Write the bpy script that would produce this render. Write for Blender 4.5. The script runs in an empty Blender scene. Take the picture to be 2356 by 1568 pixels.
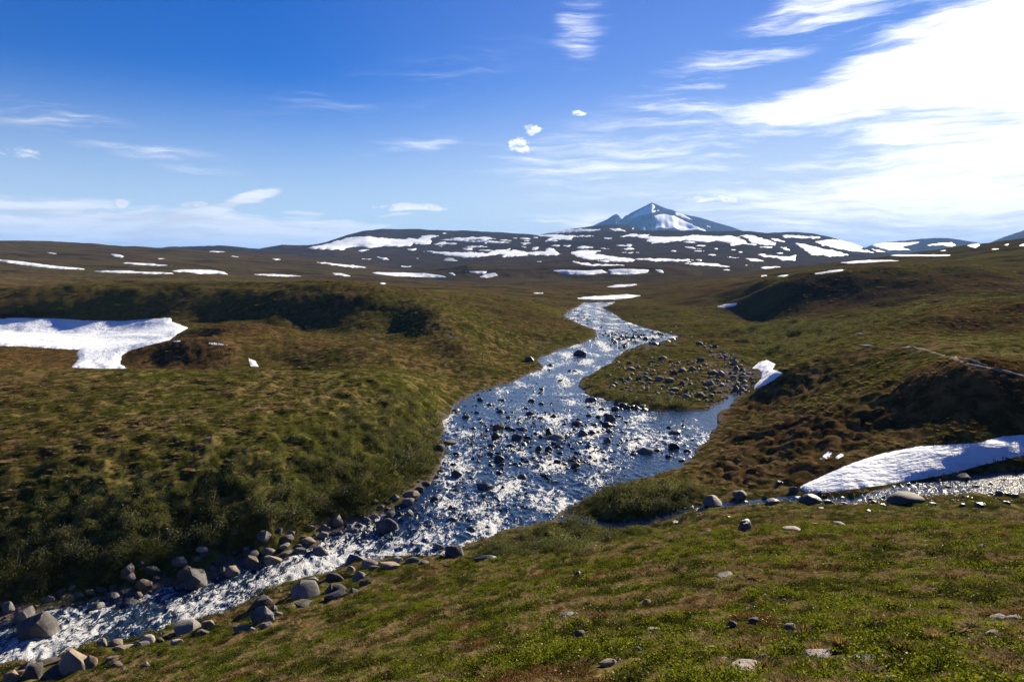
import bpy, bmesh, math, random
import numpy as np
from mathutils import Vector, Matrix
from mathutils.geometry import delaunay_2d_cdt

random.seed(7)
rng = np.random.default_rng(7)
SC = bpy.context.scene
COL = SC.collection
R = math.radians

# ------------------------------------------------------------------ camera
EYE = 18.0
FOC, CX, CY, HOR = 1702.0, 1178.0, 784.0, 615.0      # measured on a 2356 px wide copy of the photograph
PITCH = math.atan((CY - HOR) / FOC)
cam = bpy.data.cameras.new('camera')
cam.sensor_width = 36.0
cam.lens = 36.0 * FOC / 2356.0
cam.clip_start = 0.3
cam.clip_end = 80000.0
cam_o = bpy.data.objects.new('camera', cam)
COL.objects.link(cam_o)
cam_o.location = (0, 0, EYE)
cam_o.rotation_euler = (math.pi / 2 - PITCH, 0, 0)
SC.camera = cam_o

# ------------------------------------------------------------------ light and exposure
SUN_AZ, SUN_EL = R(36.5), R(22.0)                     # azimuth to the right of +Y
SUN_STRENGTH, SKY_STRENGTH, EXPOSURE = 5.0, 0.077, 1.5
SC.view_settings.view_transform = 'Standard'
SC.view_settings.look = 'None'
SC.view_settings.exposure = EXPOSURE
SC.view_settings.gamma = 1.0
SC.view_settings.use_curve_mapping = False
SC.cycles.use_denoising = True
SC.cycles.denoiser = 'OPENIMAGEDENOISE'
SC.cycles.denoising_prefilter = 'NONE'
SC.cycles.max_bounces = 5
SC.cycles.diffuse_bounces = 2
SC.cycles.glossy_bounces = 2
SC.cycles.transmission_bounces = 2
SC.cycles.volume_bounces = 0
SC.cycles.transparent_max_bounces = 4
SC.cycles.caustics_reflective = False
SC.cycles.caustics_refractive = False
SC.cycles.sample_clamp_indirect = 6.0
SC.cycles.sample_clamp_direct = 12.0

sun = bpy.data.lights.new('sun', 'SUN')
sun.energy = SUN_STRENGTH
sun.angle = R(0.55)
sun.color = (1.0, 0.87, 0.66)
sun_o = bpy.data.objects.new('sun', sun)
COL.objects.link(sun_o)
sd = Vector((math.sin(SUN_AZ) * math.cos(SUN_EL), math.cos(SUN_AZ) * math.cos(SUN_EL), math.sin(SUN_EL)))
sun_o.rotation_euler = sd.to_track_quat('Z', 'Y').to_euler()
sun_o.location = sd * 200

class NT:
    """small helper to write node trees"""
    def __init__(s, tree):
        s.t = tree
    def n(s, typ, props=None, **ins):
        nd = s.t.nodes.new(typ)
        for k, v in (props or {}).items():
            setattr(nd, k, v)
        for k, v in ins.items():
            key = int(k[1:]) if k[0] == '_' and k[1:].isdigit() else k.replace('__', ' ')
            s.set(nd.inputs[key], v)
        return nd
    def set(s, sock, v):
        if isinstance(v, bpy.types.NodeSocket):
            s.t.links.new(v, sock)
        elif isinstance(v, bpy.types.Node):
            s.t.links.new(v.outputs[0], sock)
        else:
            sock.default_value = v
    def m(s, op, a, b=0.0, c=0.0, clamp=False):
        nd = s.t.nodes.new('ShaderNodeMath')
        nd.operation = op
        nd.use_clamp = clamp
        s.set(nd.inputs[0], a); s.set(nd.inputs[1], b); s.set(nd.inputs[2], c)
        return nd.outputs[0]
    def rng(s, v, a, b, c=0.0, d=1.0, smooth=True):
        nd = s.t.nodes.new('ShaderNodeMapRange')
        nd.interpolation_type = 'SMOOTHSTEP' if smooth else 'LINEAR'
        for i, x in enumerate((v, a, b, c, d)):
            s.set(nd.inputs[i], x)
        return nd.outputs[0]
    def mix(s, f, a, b, mode='MIX'):
        nd = s.t.nodes.new('ShaderNodeMix')
        nd.data_type = 'RGBA'
        nd.blend_type = mode
        s.set(nd.inputs[0], f); s.set(nd.inputs[6], a); s.set(nd.inputs[7], b)
        return nd.outputs[2]
    def noise(s, vec, scale, detail=4.0, rough=0.55, dist=0.0, lac=2.0):
        nd = s.t.nodes.new('ShaderNodeTexNoise')
        if vec is not None:
            s.set(nd.inputs['Vector'], vec)
        for k, v in (('Scale', scale), ('Detail', detail), ('Roughness', rough), ('Distortion', dist), ('Lacunarity', lac)):
            nd.inputs[k].default_value = v
        return nd.outputs[0]
    def mapping(s, vec, loc=(0, 0, 0), rot=(0, 0, 0), scale=(1, 1, 1), typ='POINT'):
        nd = s.t.nodes.new('ShaderNodeMapping')
        nd.vector_type = typ
        s.set(nd.inputs[0], vec)
        nd.inputs['Location'].default_value = loc
        nd.inputs['Rotation'].default_value = rot
        nd.inputs['Scale'].default_value = scale
        return nd.outputs[0]

def C4(c):
    return (c[0], c[1], c[2], 1.0)

# ------------------------------------------------------------------ image helpers (rays of the photograph)
cp, sp_ = math.cos(PITCH), math.sin(PITCH)
def ray(px, py):
    a = (np.asarray(px, float) - CX) / FOC
    b = (CY - np.asarray(py, float)) / FOC
    return a, cp + b * sp_, -sp_ + b * cp
def azel(px, py):
    x, y, z = ray(px, py)
    return float(np.arctan2(x, y)), float(np.arctan2(z, np.hypot(x, y)))
def P_z(px, py, z):
    x, y, zz = ray(px, py)
    t = (z - EYE) / zz
    return x * t, y * t, z
def P_d(px, py, Y):
    x, y, zz = ray(px, py)
    t = Y / y
    return x * t, Y, EYE + zz * t

# ------------------------------------------------------------------ world: sky with cirrus
world = bpy.data.worlds.new('World')
SC.world = world
world.use_nodes = True
wt = world.node_tree
wt.nodes.clear()
W = NT(wt)
sky = W.n('ShaderNodeTexSky', dict(sky_type='NISHITA', sun_disc=False))
sky.sun_elevation = SUN_EL
sky.sun_rotation = SUN_AZ
sky.altitude = 900
sky.air_density = 1.0
sky.dust_density = 0.05
sky.ozone_density = 2.5
hs = W.n('ShaderNodeHueSaturation', Saturation=1.15, Value=1.0, Color=sky)
hs.inputs['Hue'].default_value = 0.505
# deepen the clear blue (polarised look of the photograph) without touching the pale horizon
kx = SKY_STRENGTH * 2 ** EXPOSURE
def vm(op, a, b):
    nd = W.n('ShaderNodeVectorMath', dict(operation=op)); W.set(nd.inputs[0], a); W.set(nd.inputs[1], b); return nd.outputs[0]
tc = W.n('ShaderNodeTexCoord')
sepz = W.n('ShaderNodeSeparateXYZ', Vector=tc.outputs['Generated'])
skb = vm('MULTIPLY', hs.outputs[0], (kx * .80, kx * .80, kx * .80))
sbl = W.n('ShaderNodeSeparateXYZ', Vector=skb).outputs[2]
roll = W.m('DIVIDE', 1.55, W.m('ADD', 1.0, W.m('MULTIPLY', sbl, 1.0)))          # highlight roll-off keeps the blue near the sun
skr = W.n('ShaderNodeVectorMath', dict(operation='SCALE')); W.set(skr.inputs[0], skb); W.set(skr.inputs['Scale'], roll)
sk = W.n('ShaderNodeGamma', Color=skr.outputs[0], Gamma=1.85).outputs[0]
gsc = W.rng(sepz.outputs[2], 0.0, .26, .97, .82)
gv = W.n('ShaderNodeCombineXYZ', X=W.rng(sepz.outputs[2], 0.0, .30, 1.0, .10), Y=gsc, Z=1.06).outputs[0]
sk = vm('MULTIPLY', sk, gv)
sk = vm('MULTIPLY', sk, (1 / kx, 1 / kx, 1 / kx))
# pale veil towards the horizon, a little stronger on the sunward side
dsun = W.n('ShaderNodeVectorMath', dict(operation='DOT_PRODUCT'))
W.set(dsun.inputs[0], tc.outputs['Generated']); dsun.inputs[1].default_value = sd
vl = W.m('ADD', W.rng(sepz.outputs[2], .0, .25, .76, 0.0), W.m('MULTIPLY', W.rng(dsun.outputs['Value'], .60, 1.0, 0.0, .42), W.rng(sepz.outputs[2], .06, .36, 1.0, .30)), clamp=True)
sk = W.mix(vl, sk, C4((.80 / kx, .89 / kx, .98 / kx)))
sep = W.n('ShaderNodeSeparateXYZ', Vector=tc.outputs['Generated'])
az = W.m('ARCTAN2', sep.outputs[0], sep.outputs[1])
el = W.m('ARCSINE', sep.outputs[2])
ae = W.n('ShaderNodeCombineXYZ', X=az, Y=el, Z=0.0).outputs[0]
# soft domain warp, shared by every cloud
wn = W.n('ShaderNodeTexNoise')
W.set(wn.inputs['Vector'], W.mapping(ae, scale=(5, 9, 1)))
wn.inputs['Scale'].default_value = 1.0
wn.inputs['Detail'].default_value = 3.0
wv = W.n('ShaderNodeVectorMath', dict(operation='SUBTRACT'))
W.set(wv.inputs[0], wn.outputs[1]); wv.inputs[1].default_value = (0.5, 0.5, 0.5)
wv2 = W.n('ShaderNodeVectorMath', dict(operation='MULTIPLY'))
W.set(wv2.inputs[0], wv.outputs[0]); wv2.inputs[1].default_value = (0.10, 0.04, 0.0)
w3 = W.n('ShaderNodeTexNoise'); W.set(w3.inputs['Vector'], W.mapping(ae, scale=(28, 60, 1))); w3.inputs['Scale'].default_value = 1.0; w3.inputs['Detail'].default_value = 4.0
w4 = W.n('ShaderNodeVectorMath', dict(operation='MULTIPLY_ADD')); W.set(w4.inputs[0], w3.outputs[1]); w4.inputs[1].default_value = (.016, .006, 0); w4.inputs[2].default_value = (-.008, -.003, 0)
aw = W.n('ShaderNodeVectorMath', dict(operation='ADD'))
W.set(aw.inputs[0], ae); W.set(aw.inputs[1], wv2.outputs[0])
aw2 = W.n('ShaderNodeVectorMath', dict(operation='ADD')); W.set(aw2.inputs[0], aw.outputs[0]); W.set(aw2.inputs[1], w4.outputs[0])
aw = aw2.outputs[0]
streak = W.noise(W.mapping(aw, rot=(0, 0, R(-20)), scale=(3.2, 27, 1)), 1.0, 9.0, 0.62)
fine = W.noise(W.mapping(aw, rot=(0, 0, R(-22)), scale=(9, 95, 1)), 1.0, 7.0, 0.65)
flat = W.noise(W.mapping(aw, loc=(3, 1, 0), rot=(0, 0, R(3)), scale=(5, 50, 1)), 1.0, 8.0, 0.6)
puff = W.noise(W.mapping(aw, loc=(1, 5, 0), scale=(45, 85, 1)), 1.0, 6.0, 0.65)

def blob(px, py, ra, re, rotdeg=0.0, inner=0.0):
    a, e = azel(px, py)
    v = W.mapping(aw, loc=(a, e, 0), rot=(0, 0, R(rotdeg)), scale=(ra, re, 1), typ='TEXTURE')
    ln = W.n('ShaderNodeVectorMath', dict(operation='LENGTH'))
    W.set(ln.inputs[0], v)
    return W.rng(ln.outputs['Value'], inner, 1.0, 1.0, 0.0)
def addall(lst):
    r = lst[0]
    for x in lst[1:]:
        r = W.m('ADD', r, x)
    return r
def sc_(v, k):
    return W.m('MULTIPLY', v, k)
st = W.m('ADD', sc_(streak, 0.58), sc_(fine, 0.42))
# cirrus shield round the sun, streaks fanning out to the left
shield = addall([sc_(blob(2560, 130, 0.40, 0.32, 0, .25), 1.05), sc_(blob(2020, 205, 0.34, 0.050, 16, .2), 0.80),
                 sc_(blob(2380, 420, 0.46, 0.075, 6, .1), 0.50), sc_(blob(2000, 470, 0.55, 0.075, 4, .1), 0.42),
                 sc_(blob(1840, 60, 0.30, 0.05, 20), 0.30), sc_(blob(1500, 320, 0.42, 0.09, 14), 0.26),
                 sc_(blob(1345, 40, 0.045, 0.085, -16), 0.20), sc_(blob(920, 345, 0.16, 0.025, 8), 0.24),
                 sc_(blob(250, 320, 0.26, 0.035, -14), 0.30), sc_(blob(900, 200, .4, .06, 12), .12),
                 sc_(blob(1880, 285, 0.17, 0.028, 9), -0.55), sc_(blob(1930, 95, 0.17, 0.04, 22), -0.45), sc_(blob(2300, 500, 0.14, 0.014, 7), -0.4)])
d1 = W.rng(W.m('ADD', shield, W.m('MULTIPLY', W.m('SUBTRACT', st, 0.5), 5.2)), -0.05, 1.35)
d1 = W.m('MULTIPLY', d1, W.rng(shield, 0.02, 0.25))
# low bank of stratus along the horizon on the left, thin veil towards the right
low = addall([sc_(blob(40, 528, 0.52, 0.056, -4, .5), 1.2), sc_(blob(760, 535, 0.34, 0.026, -1, .2), 1.05), sc_(blob(1750, 560, 0.7, 0.06, 0, .2), 0.5),
              sc_(blob(545, 466, 0.115, 0.012, 19, .2), 1.1), sc_(blob(715, 480, 0.04, 0.012, 8), 0.55)])
d2 = W.rng(W.m('ADD', low, W.m('MULTIPLY', W.m('SUBTRACT', flat, 0.5), 5.0)), 0.15, 1.15)
d2 = W.m('MULTIPLY', d2, W.rng(low, 0.02, 0.2))
# a few small compact clouds
pf = addall([blob(1208, 332, 0.030, 0.015, -8, .3), blob(1238, 298, 0.018, 0.008, -10, .2), blob(1318, 261, 0.018, 0.006, 0, .2),
             blob(440, 469, 0.022, 0.006, 0, .5), blob(268, 463, 0.014, 0.006, 0, .3), blob(945, 482, 0.050, 0.005, -1, .5),
             blob(945, 495, 0.040, 0.003, 1, .2), blob(1640, 463, 0.042, 0.0065, -6, .4), blob(35, 353, 0.03, 0.009, 0, .1)])
d3 = W.rng(W.m('ADD', pf, W.m('MULTIPLY', W.m('SUBTRACT', puff, 0.5), 4.6)), 0.40, 1.25)
d3 = W.m('MULTIPLY', d3, W.rng(pf, 0.02, 0.3))
dens = W.m('MAXIMUM', W.m('MAXIMUM', d1, sc_(d2, 0.92)), sc_(d3, 0.95))
dens = W.m('MULTIPLY', dens, W.rng(el, -0.02, 0.005))
# cloud brightness rises towards the sun (forward scattering)
dt = W.n('ShaderNodeVectorMath', dict(operation='DOT_PRODUCT'))
W.set(dt.inputs[0], tc.outputs['Generated']); dt.inputs[1].default_value = sd
cb = W.rng(dt.outputs['Value'], 0.45, 1.0, 1.04 / kx, 1.45 / kx)
cb = W.m('MULTIPLY', cb, W.rng(W.m('ADD', sc_(flat, .5), sc_(fine, .5)), .38, .58, .80, 1.06))
ccol = W.n('ShaderNodeVectorMath', dict(operation='SCALE'))
ccol.inputs[0].default_value = (1.0, 1.0, 1.03)
W.set(ccol.inputs['Scale'], cb)
mixed = W.mix(dens, sk, ccol.outputs[0])
bg = W.n('ShaderNodeBackground', Color=mixed, Strength=SKY_STRENGTH)
wo = W.n('ShaderNodeOutputWorld')
wt.links.new(bg.outputs[0], wo.inputs[0])

# ------------------------------------------------------------------ numeric noise
_perm = np.random.default_rng(11).permutation(4096).astype(np.int64)
_gang = np.random.default_rng(12).random(4096) * 2 * np.pi
_gx, _gy = np.cos(_gang), np.sin(_gang)
def perlin(x, y, seed=0):
    xi = np.floor(x); yi = np.floor(y)
    fx = x - xi; fy = y - yi
    xi = xi.astype(np.int64) + seed * 131; yi = yi.astype(np.int64) + seed * 57
    def g(ix, iy, dx, dy):
        h = _perm[(ix + _perm[iy & 4095]) & 4095]
        return _gx[h] * dx + _gy[h] * dy
    u = fx * fx * fx * (fx * (fx * 6 - 15) + 10)
    v = fy * fy * fy * (fy * (fy * 6 - 15) + 10)
    a = g(xi, yi, fx, fy); b = g(xi + 1, yi, fx - 1, fy)
    c = g(xi, yi + 1, fx, fy - 1); d = g(xi + 1, yi + 1, fx - 1, fy - 1)
    return 1.4 * ((a + (b - a) * u) + ((c + (d - c) * u) - (a + (b - a) * u)) * v)
def fbm(x, y, octaves, seed=0, gain=0.5):
    s = 0; a = 1.0
    for i in range(octaves):
        s = s + a * perlin(x, y, seed + i * 7)
        x = x * 2.03 + 5.1; y = y * 2.03 - 3.7; a *= gain
    return s
def sstep(a, b, x):
    t = np.clip((x - a) / (b - a), 0, 1)
    return t * t * (3 - 2 * t)

# ------------------------------------------------------------------ the river, its island and the side creek in plan
def water_level(X, Y):
    X = np.asarray(X, float); Y = np.asarray(Y, float)
    z = 0.004 * np.clip(Y - 60, 0, 400)
    t = np.clip((-X - 2.0) / 24.0, 0, 1)
    near = sstep(62, 48, Y)
    return z - near * (0.55 * t + 0.65 * sstep(-5.5, -9.5, X) + 0.4 * sstep(-13, -19, X))
def to_water(pts):
    a = np.array(pts, float)
    x, y, z = ray(a[:, 0], a[:, 1])
    wz = np.zeros(len(a))
    for _ in range(30):
        t = (wz - EYE) / z
        wz = 0.5 * wz + 0.5 * water_level(x * t, y * t)
    t = (wz - EYE) / z
    return np.stack([x * t, y * t], 1)
RIVER_L = [(1348,696),(1318,711),(1296,726),(1335,747),(1372,760),(1375,771),(1332,791),(1285,806),(1240,826),(1250,846),(1200,870),(1160,885),(1110,898),(1075,913),
           (1045,935),(1020,970),(1022,1005),(1018,1050),(1012,1080),(985,1115),(961,1137),(937,1160),(880,1184),(844,1198),(790,1212),(745,1240),(694,1270),(656,1287),(600,1304),
           (553,1315),(487,1331),(412,1354),(366,1352),(300,1368),(211,1383),(94,1409),(0,1428),(-140,1450),(-330,1490)]
RIVER_R = [(-330,1640),(-140,1580),(0,1531),(131,1510),(220,1479),(319,1463),(375,1449),(469,1425),(553,1397),(609,1364),(670,1341),(712,1327),(773,1308),(834,1291),(890,1284),
           (966,1280),(1031,1277),(1078,1256),(1110,1240),(1163,1222),(1210,1212),(1259,1202),(1298,1175),(1359,1141),(1400,1125),(1440,1112),(1517,1091),(1563,1079),
           (1585,1064),(1602,1037),(1633,1002),(1652,975),(1658,952),(1690,928),(1702,905),(1690,902),(1648,929),(1633,942),(1560,946),(1498,944),(1450,936),(1402,921),(1355,909),
           (1336,890),(1340,871),(1371,855),(1413,828),(1436,809),(1470,795),(1530,783),(1562,774),(1495,757),(1452,744),(1418,727),(1392,709),(1418,694)]
def densify(poly, step, closed=True):
    out = []
    n = len(poly)
    for i in range(n if closed else n - 1):
        a = np.array(poly[i], float); b = np.array(poly[(i + 1) % n], float)
        k = max(1, int(np.ceil(np.hypot(*(b - a)) / step)))
        for j in range(k):
            out.append(a + (b - a) * j / k)
    if not closed:
        out.append(np.array(poly[-1], float))
    return np.array(out)
river_img = densify(RIVER_L + RIVER_R, 12)
river_w = to_water(river_img)
_w = 0.010 * np.hypot(river_w[:, 0], river_w[:, 1])
river_w[:, 0] += 0.6 * _w * perlin(river_w[:, 0] * .9, river_w[:, 1] * .5, 3)
river_w[:, 1] += 1.2 * _w * perlin(river_w[:, 0] * .9 + 9, river_w[:, 1] * .5, 4)
# creek centre line: (px, py, z, half width)
CREEK = [(2620,1085,4.9,3.0),(2480,1100,4.5,2.8),(2356,1104,4.1,2.4),(2250,1114,3.8,1.8),(2150,1122,3.45,1.5),(2050,1136,3.1,1.0),(1985,1150,2.8,.75),(1900,1152,2.5,.7),(1841,1146,2.3,.6),
         (1770,1152,2.0,.55),(1692,1160,1.65,.5),(1620,1168,1.3,.5),(1563,1178,1.0,.5),(1491,1199,.65,.5),(1430,1206,.4,.6),(1370,1202,.2,.7),(1300,1192,.02,.9),(1250,1180,-.05,1.2)]
creek_c = []
for a, b in zip(CREEK[:-1], CREEK[1:]):
    for j in range(5):
        t = j / 5.0
        px, py, z, hw = [a[i] + (b[i] - a[i]) * t for i in range(4)]
        x, y, _ = P_z(px, py, z)
        creek_c.append((float(x), float(y), z, hw))
creek_c = np.array(creek_c)

def in_poly(P, poly):
    x, y = P[:, 0], P[:, 1]
    ins = np.zeros(len(P), bool)
    n = len(poly)
    for i in range(n):
        x0, y0 = poly[i]; x1, y1 = poly[(i + 1) % n]
        if y0 == y1:
            continue
        c = ((y0 > y) != (y1 > y)) & (x < (x1 - x0) * (y - y0) / (y1 - y0) + x0)
        ins ^= c
    return ins
def seg_dist(P, poly, closed=True):
    best = np.full(len(P), 1e18)
    n = len(poly)
    for i in range(n if closed else n - 1):
        a = poly[i]; b = poly[(i + 1) % n]
        d = b - a
        L = d @ d + 1e-12
        t = np.clip(((P - a) @ d) / L, 0, 1)
        q = P - (a + t[:, None] * d)
        np.minimum(best, (q * q).sum(1), out=best)
    return np.sqrt(best)

# ------------------------------------------------------------------ terrain control points (world x, y, z)
ctrl = []
def cz(*pts):
    for px, py, z in pts:
        ctrl.append(tuple(float(v) for v in P_z(px, py, z)))
def cd(*pts):
    for px, py, Y in pts:
        ctrl.append(tuple(float(v) for v in P_d(px, py, Y)))
def cw(*pts):
    ctrl.extend(pts)
for i in range(0, len(river_w), 2):
    x, y = river_w[i]
    ctrl.append((x, y, float(water_level(x, y)) + 0.22))
for i in range(0, len(creek_c), 4):
    x, y, z, hw = creek_c[i]
    ctrl.append((x, y, z + .1))
# near hillside
cw((0, 0, 16.4), (0, -4, 17.4), (4, -2, 17.2), (-4, -2, 15.8), (0, 2.5, 15.6), (2.5, 2.5, 15.8), (-2.5, 2.5, 14.6), (-8, 0, 13.2), (8, 0, 17.0), (-20, 0, 9.0), (20, 0, 17.5), (-20, 12, 5.5),
   (0, -30, 24), (30, -20, 25), (-30, -20, 14), (60, 0, 20), (-60, 0, 6), (-60, 30, 1.5), (-38, 22, 1.0), (0, -300, 60), (300, 0, 60), (-300, 0, 20), (300, -300, 90), (-300, -300, 40),
   (0, -4000, 150), (4000, 0, 150), (-4000, 0, 120), (70, 30, 12), (-150, 60, 8), (120, 60, 14), (200, 120, 28))
cd((2356,1568,5.5),(2000,1568,6.0),(1700,1568,6.6),(1400,1568,7.4),(1178,1568,8.6),(950,1568,11.0),(700,1568,16.0),(500,1568,21.5),(350,1568,26.0),(230,1568,30.0),
   (2356,1420,10.5),(1700,1430,11.5),(1178,1450,15.0),(850,1450,25.0),(2356,1320,16.5),(2000,1320,17.5),(1700,1320,19.0),(1400,1330,23.0),(1178,1360,25.0),(950,1370,32.0),
   (2356,1220,30.0),(2000,1220,31.0),(1700,1230,31.5),(1450,1250,36.0),(1250,1280,38.0),(2356,1165,42.0),(2000,1172,43.0),(1700,1185,43.5),(2700,1300,17.0),(2700,1180,40.0))
# left meadow terrace
cz((0,1330,-.4),(0,1200,1.5),(0,1100,3.0),(0,1000,4.5),(300,1290,-.2),(300,1180,1.6),(300,1080,3.2),(300,980,4.6),(600,1230,.25),(600,1130,2.0),(600,1040,3.5),(600,940,4.7),
   (850,1150,.4),(850,1070,1.6),(850,990,3.0),(850,910,4.2),(960,1080,.5),(960,1010,1.5),(960,940,2.6),(1000,900,2.2),(850,856,4.9),(600,850,5.4),(300,851,5.8),(0,853,6.2),(150,920,5.4),(450,900,5.2),(720,890,4.9),
   (-300,1330,-1.0),(-300,1150,2.2),(-300,950,5.2),(-300,850,6.4),(-700,1000,4.5))
# gully behind the terrace, snow hollow and mounds
cd((250,852,112),(400,856,112),(560,856,113),(700,858,112),(300,800,140),(200,790,150),(400,760,170),(0,736,204),(390,740,192),(0,765,165),(80,806,126),(80,838,112),(-80,806,126),
   (330,792,127),(420,788,124),(520,792,125),(360,838,117.5),(430,838,117.5),(500,840,118),(575,842,121),(600,800,130),(450,788,140),(500,752,150),(560,745,152),(640,755,152),(700,775,150),(470,775,145),
   (720,840,116),(800,852,108),(870,795,128),(780,790,138),(950,852,113),(1050,872,113),(820,737,176),(750,742,182),(600,730,189),(480,727,197),(930,748,168),(965,770,152),(1015,812,132),(850,760,165),
   (300,693,211),(300,730,203),(150,693,213),(150,734,205),(0,692,215),(420,690,208),(500,692,205),(600,688,201),(700,686,196),(800,688,191),(600,668,270),(900,668,262),(300,668,280),(0,668,290),(1000,676,232),(-300,668,290),(-300,735,195),
   (870,697,188),(960,722,170),(1000,745,156),(1050,790,136),(1100,835,124),(1150,742,190),(1250,762,185),(1350,766,196),(1100,700,232),(1250,702,262),(1300,711,282),(1150,830,139),(1200,800,158))
# plateau and valley beyond
cd((1180,674,400),(1300,682,385),(1400,690,372),(1000,657,600),(1400,657,640),(1500,645,900),(1480,679,430),(1330,684,410),(300,661,450),(0,661,450),(600,660,450),(300,652,600),(700,652,700),(-300,655,500),(1200,650,800),(900,648,900))
# right hillside
cd((1500,741,226),(1600,722,260),(1450,703,320),(1700,707,300),(1720,712,272),(1800,712,252),(1800,654,273),(1750,668,284),(1700,684,284),(1760,714,262),(1880,641,267),(1880,700,243),(1950,633,262),(1950,690,239),(2050,628,258),(2050,676,236),(2150,622,260),(2150,664,236),(2250,612,270),(2250,655,236),(2000,622,310),(1850,632,320),(2150,616,320),(1750,650,320),(2000,614,380),(2150,604,380),(1650,762,190),(1800,742,208),
   (2000,722,198),(2200,692,196),(2356,690,190),(1650,832,135),(1780,800,145),(1900,772,155),(2100,772,112),(2000,800,96),(2250,762,118),(2356,752,116),(2250,702,138),(2356,684,142),(2170,730,125),
   (2250,852,61.5),(2356,862,60),(2200,822,73),(2100,802,86),(2356,820,76),(2356,782,92),(1900,800,112),(1800,850,96),(2150,860,65),
   (2356,640,262),(2356,572,500),(2200,590,500),(2000,610,500),(1800,632,480),(1600,650,500),(1500,660,500),(2200,578,900),(2356,568,900),(2000,598,900),(1700,628,900),(2900,500,500),(2900,700,150),(2900,850,62),(2900,560,260),(3400,500,900))
cz((1785,838,2.0),(1735,896,.7),(1850,880,3.9),(1900,850,5.3),(1750,920,1.5),(1700,1000,1.1),(1800,1000,2.5),(1900,950,4.4),(2000,900,6.0),(2100,960,5.4),(2000,1020,4.0),(1850,1080,2.6),(1700,1100,1.3),(1600,1060,.5),
   (1600,1120,1.3),(1500,1135,1.3),(1420,1160,.9),(2247,1022,5.4),(2356,1005,5.7),(2110,1030,4.7),(1943,1072,3.5),(2247,1075,4.2),(2054,1112,3.2),(1720,860,.9),(1700,880,.75),(1650,800,1.0),
   (1500,880,.55),(1430,880,.5),(1560,920,.45),(1600,860,.6),(1520,820,.75))
for a in (-60, -35, -15, 0, 15, 35, 60):
    for rr, zz in ((1500, 12), (3000, 14), (8000, 10), (20000, 0), (40000, 0)):
        cw((rr * math.sin(R(a)), rr * math.cos(R(a)), zz))
ctrl = np.array(ctrl)
# thin near-duplicates
def uvw(X, Y):
    r = np.hypot(X, Y)
    return np.stack([np.arctan2(X, Y) * 1.6, np.log(r + 4.0)], -1)
cu = uvw(ctrl[:, 0], ctrl[:, 1])
keep = []
for i in range(len(cu)):
    if all(abs(cu[i, 0] - cu[j, 0]) + abs(cu[i, 1] - cu[j, 1]) > 0.006 for j in keep):
        keep.append(i)
cu = cu[keep]; cz_ = ctrl[keep, 2]
def kern(d2):
    return 0.5 * d2 * np.log(d2 + 1e-12)
n = len(cu)
D2 = ((cu[:, None, :] - cu[None, :, :]) ** 2).sum(-1)
A = np.zeros((n + 3, n + 3))
A[:n, :n] = kern(D2) + np.eye(n) * 2e-5
A[:n, n] = 1; A[:n, n + 1:] = cu; A[n, :n] = 1; A[n + 1:, :n] = cu.T
# far points are interpolated on a compressed height so that near detail is not disturbed
rc = np.exp(cu[:, 1])
sol = np.linalg.solve(A, np.concatenate([np.clip(cz_, -5, 70), np.zeros(3)]))
def tps(X, Y):
    q = uvw(X, Y)
    out = np.empty(len(q))
    for i in range(0, len(q), 20000):
        b = q[i:i + 20000]
        d2 = (b * b).sum(1)[:, None] + (cu * cu).sum(1)[None, :] - 2 * b @ cu.T
        np.maximum(d2, 0, out=d2)
        out[i:i + 20000] = kern(d2) @ sol[:n] + sol[n] + b @ sol[n + 1:]
    return out

# ------------------------------------------------------------------ far ridges: crest lines at a distance
RIDGES = [  # crest (px,py), distance, front width, back width, profile power, noise
    (0, [(850,640),(900,624),(980,620),(1040,616),(1075,610),(1150,614),(1240,618),(1330,615),(1420,613),(1540,611),(1580,618),(1640,640)], 1050, 120, 900, 1.2, 2.0),
    (0, [(-900,500),(-400,530),(0,553),(120,557),(230,563),(350,571),(420,574),(520,580),(620,588),(740,600),(900,622),(1050,640)], 1300, 900, 1500, 1.35, 3.0),
    (1, [(250,590),(350,571),(400,567),(480,566),(560,570),(620,575),(700,584),(800,600)], 2300, 700, 1200, 1.5, 4.0),
    (1, [(540,590),(600,572),(650,561),(700,562),(740,566),(800,580),(880,600)], 2800, 700, 1200, 1.5, 4.0),
    (1, [(600,592),(660,580),(705,571),(740,561),(770,551),(800,541),(840,531),(880,527),(960,528),(1030,530),(1100,533),(1200,538),(1240,541),(1330,536),(1420,531),(1500,531),(1600,531),(1700,532),(1740,536),(1780,542),(1830,550),(1880,558),(1960,572),(2050,585),(2300,606)], 3200, 2050, 2500, 1.6, 7.0),
    (1, [(1180,556),(1215,547),(1240,540),(1290,530),(1340,523),(1390,518),(1420,516),(1450,520),(1480,530),(1560,545)], 4300, 900, 1600, 1.4, 6.0),
    (1, [(1600,575),(1690,548),(1740,538),(1780,535),(1830,535),(1870,537),(1910,545),(1950,556),(1990,570),(2040,584),(2150,600)], 4100, 1500, 1600, 1.5, 7.0),
    (1, [(1930,588),(1990,570),(2010,562),(2060,556),(2110,551),(2150,547),(2180,547),(2210,551),(2250,559),(2290,570),(2400,590)], 6000, 1700, 2000, 1.5, 9.0),
    (1, [(2190,585),(2240,572),(2270,562),(2310,545),(2356,530),(2450,500),(2600,470),(2800,500),(3100,540)], 6600, 2000, 2500, 1.5, 10.0),
    (2, [(1290,552),(1340,533),(1370,517),(1395,506),(1410,496),(1418,493),(1424,496),(1428,503),(1432,504),(1438,497),(1446,494),(1452,490),(1475,479),(1490,472),(1500,467),(1512,472),(1530,480),(1548,484),(1560,490),(1600,499),(1630,507),(1660,516),(1690,525),(1715,533),(1770,552)], 8200, 2600, 3000, 1.35, 22.0),
]
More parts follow.
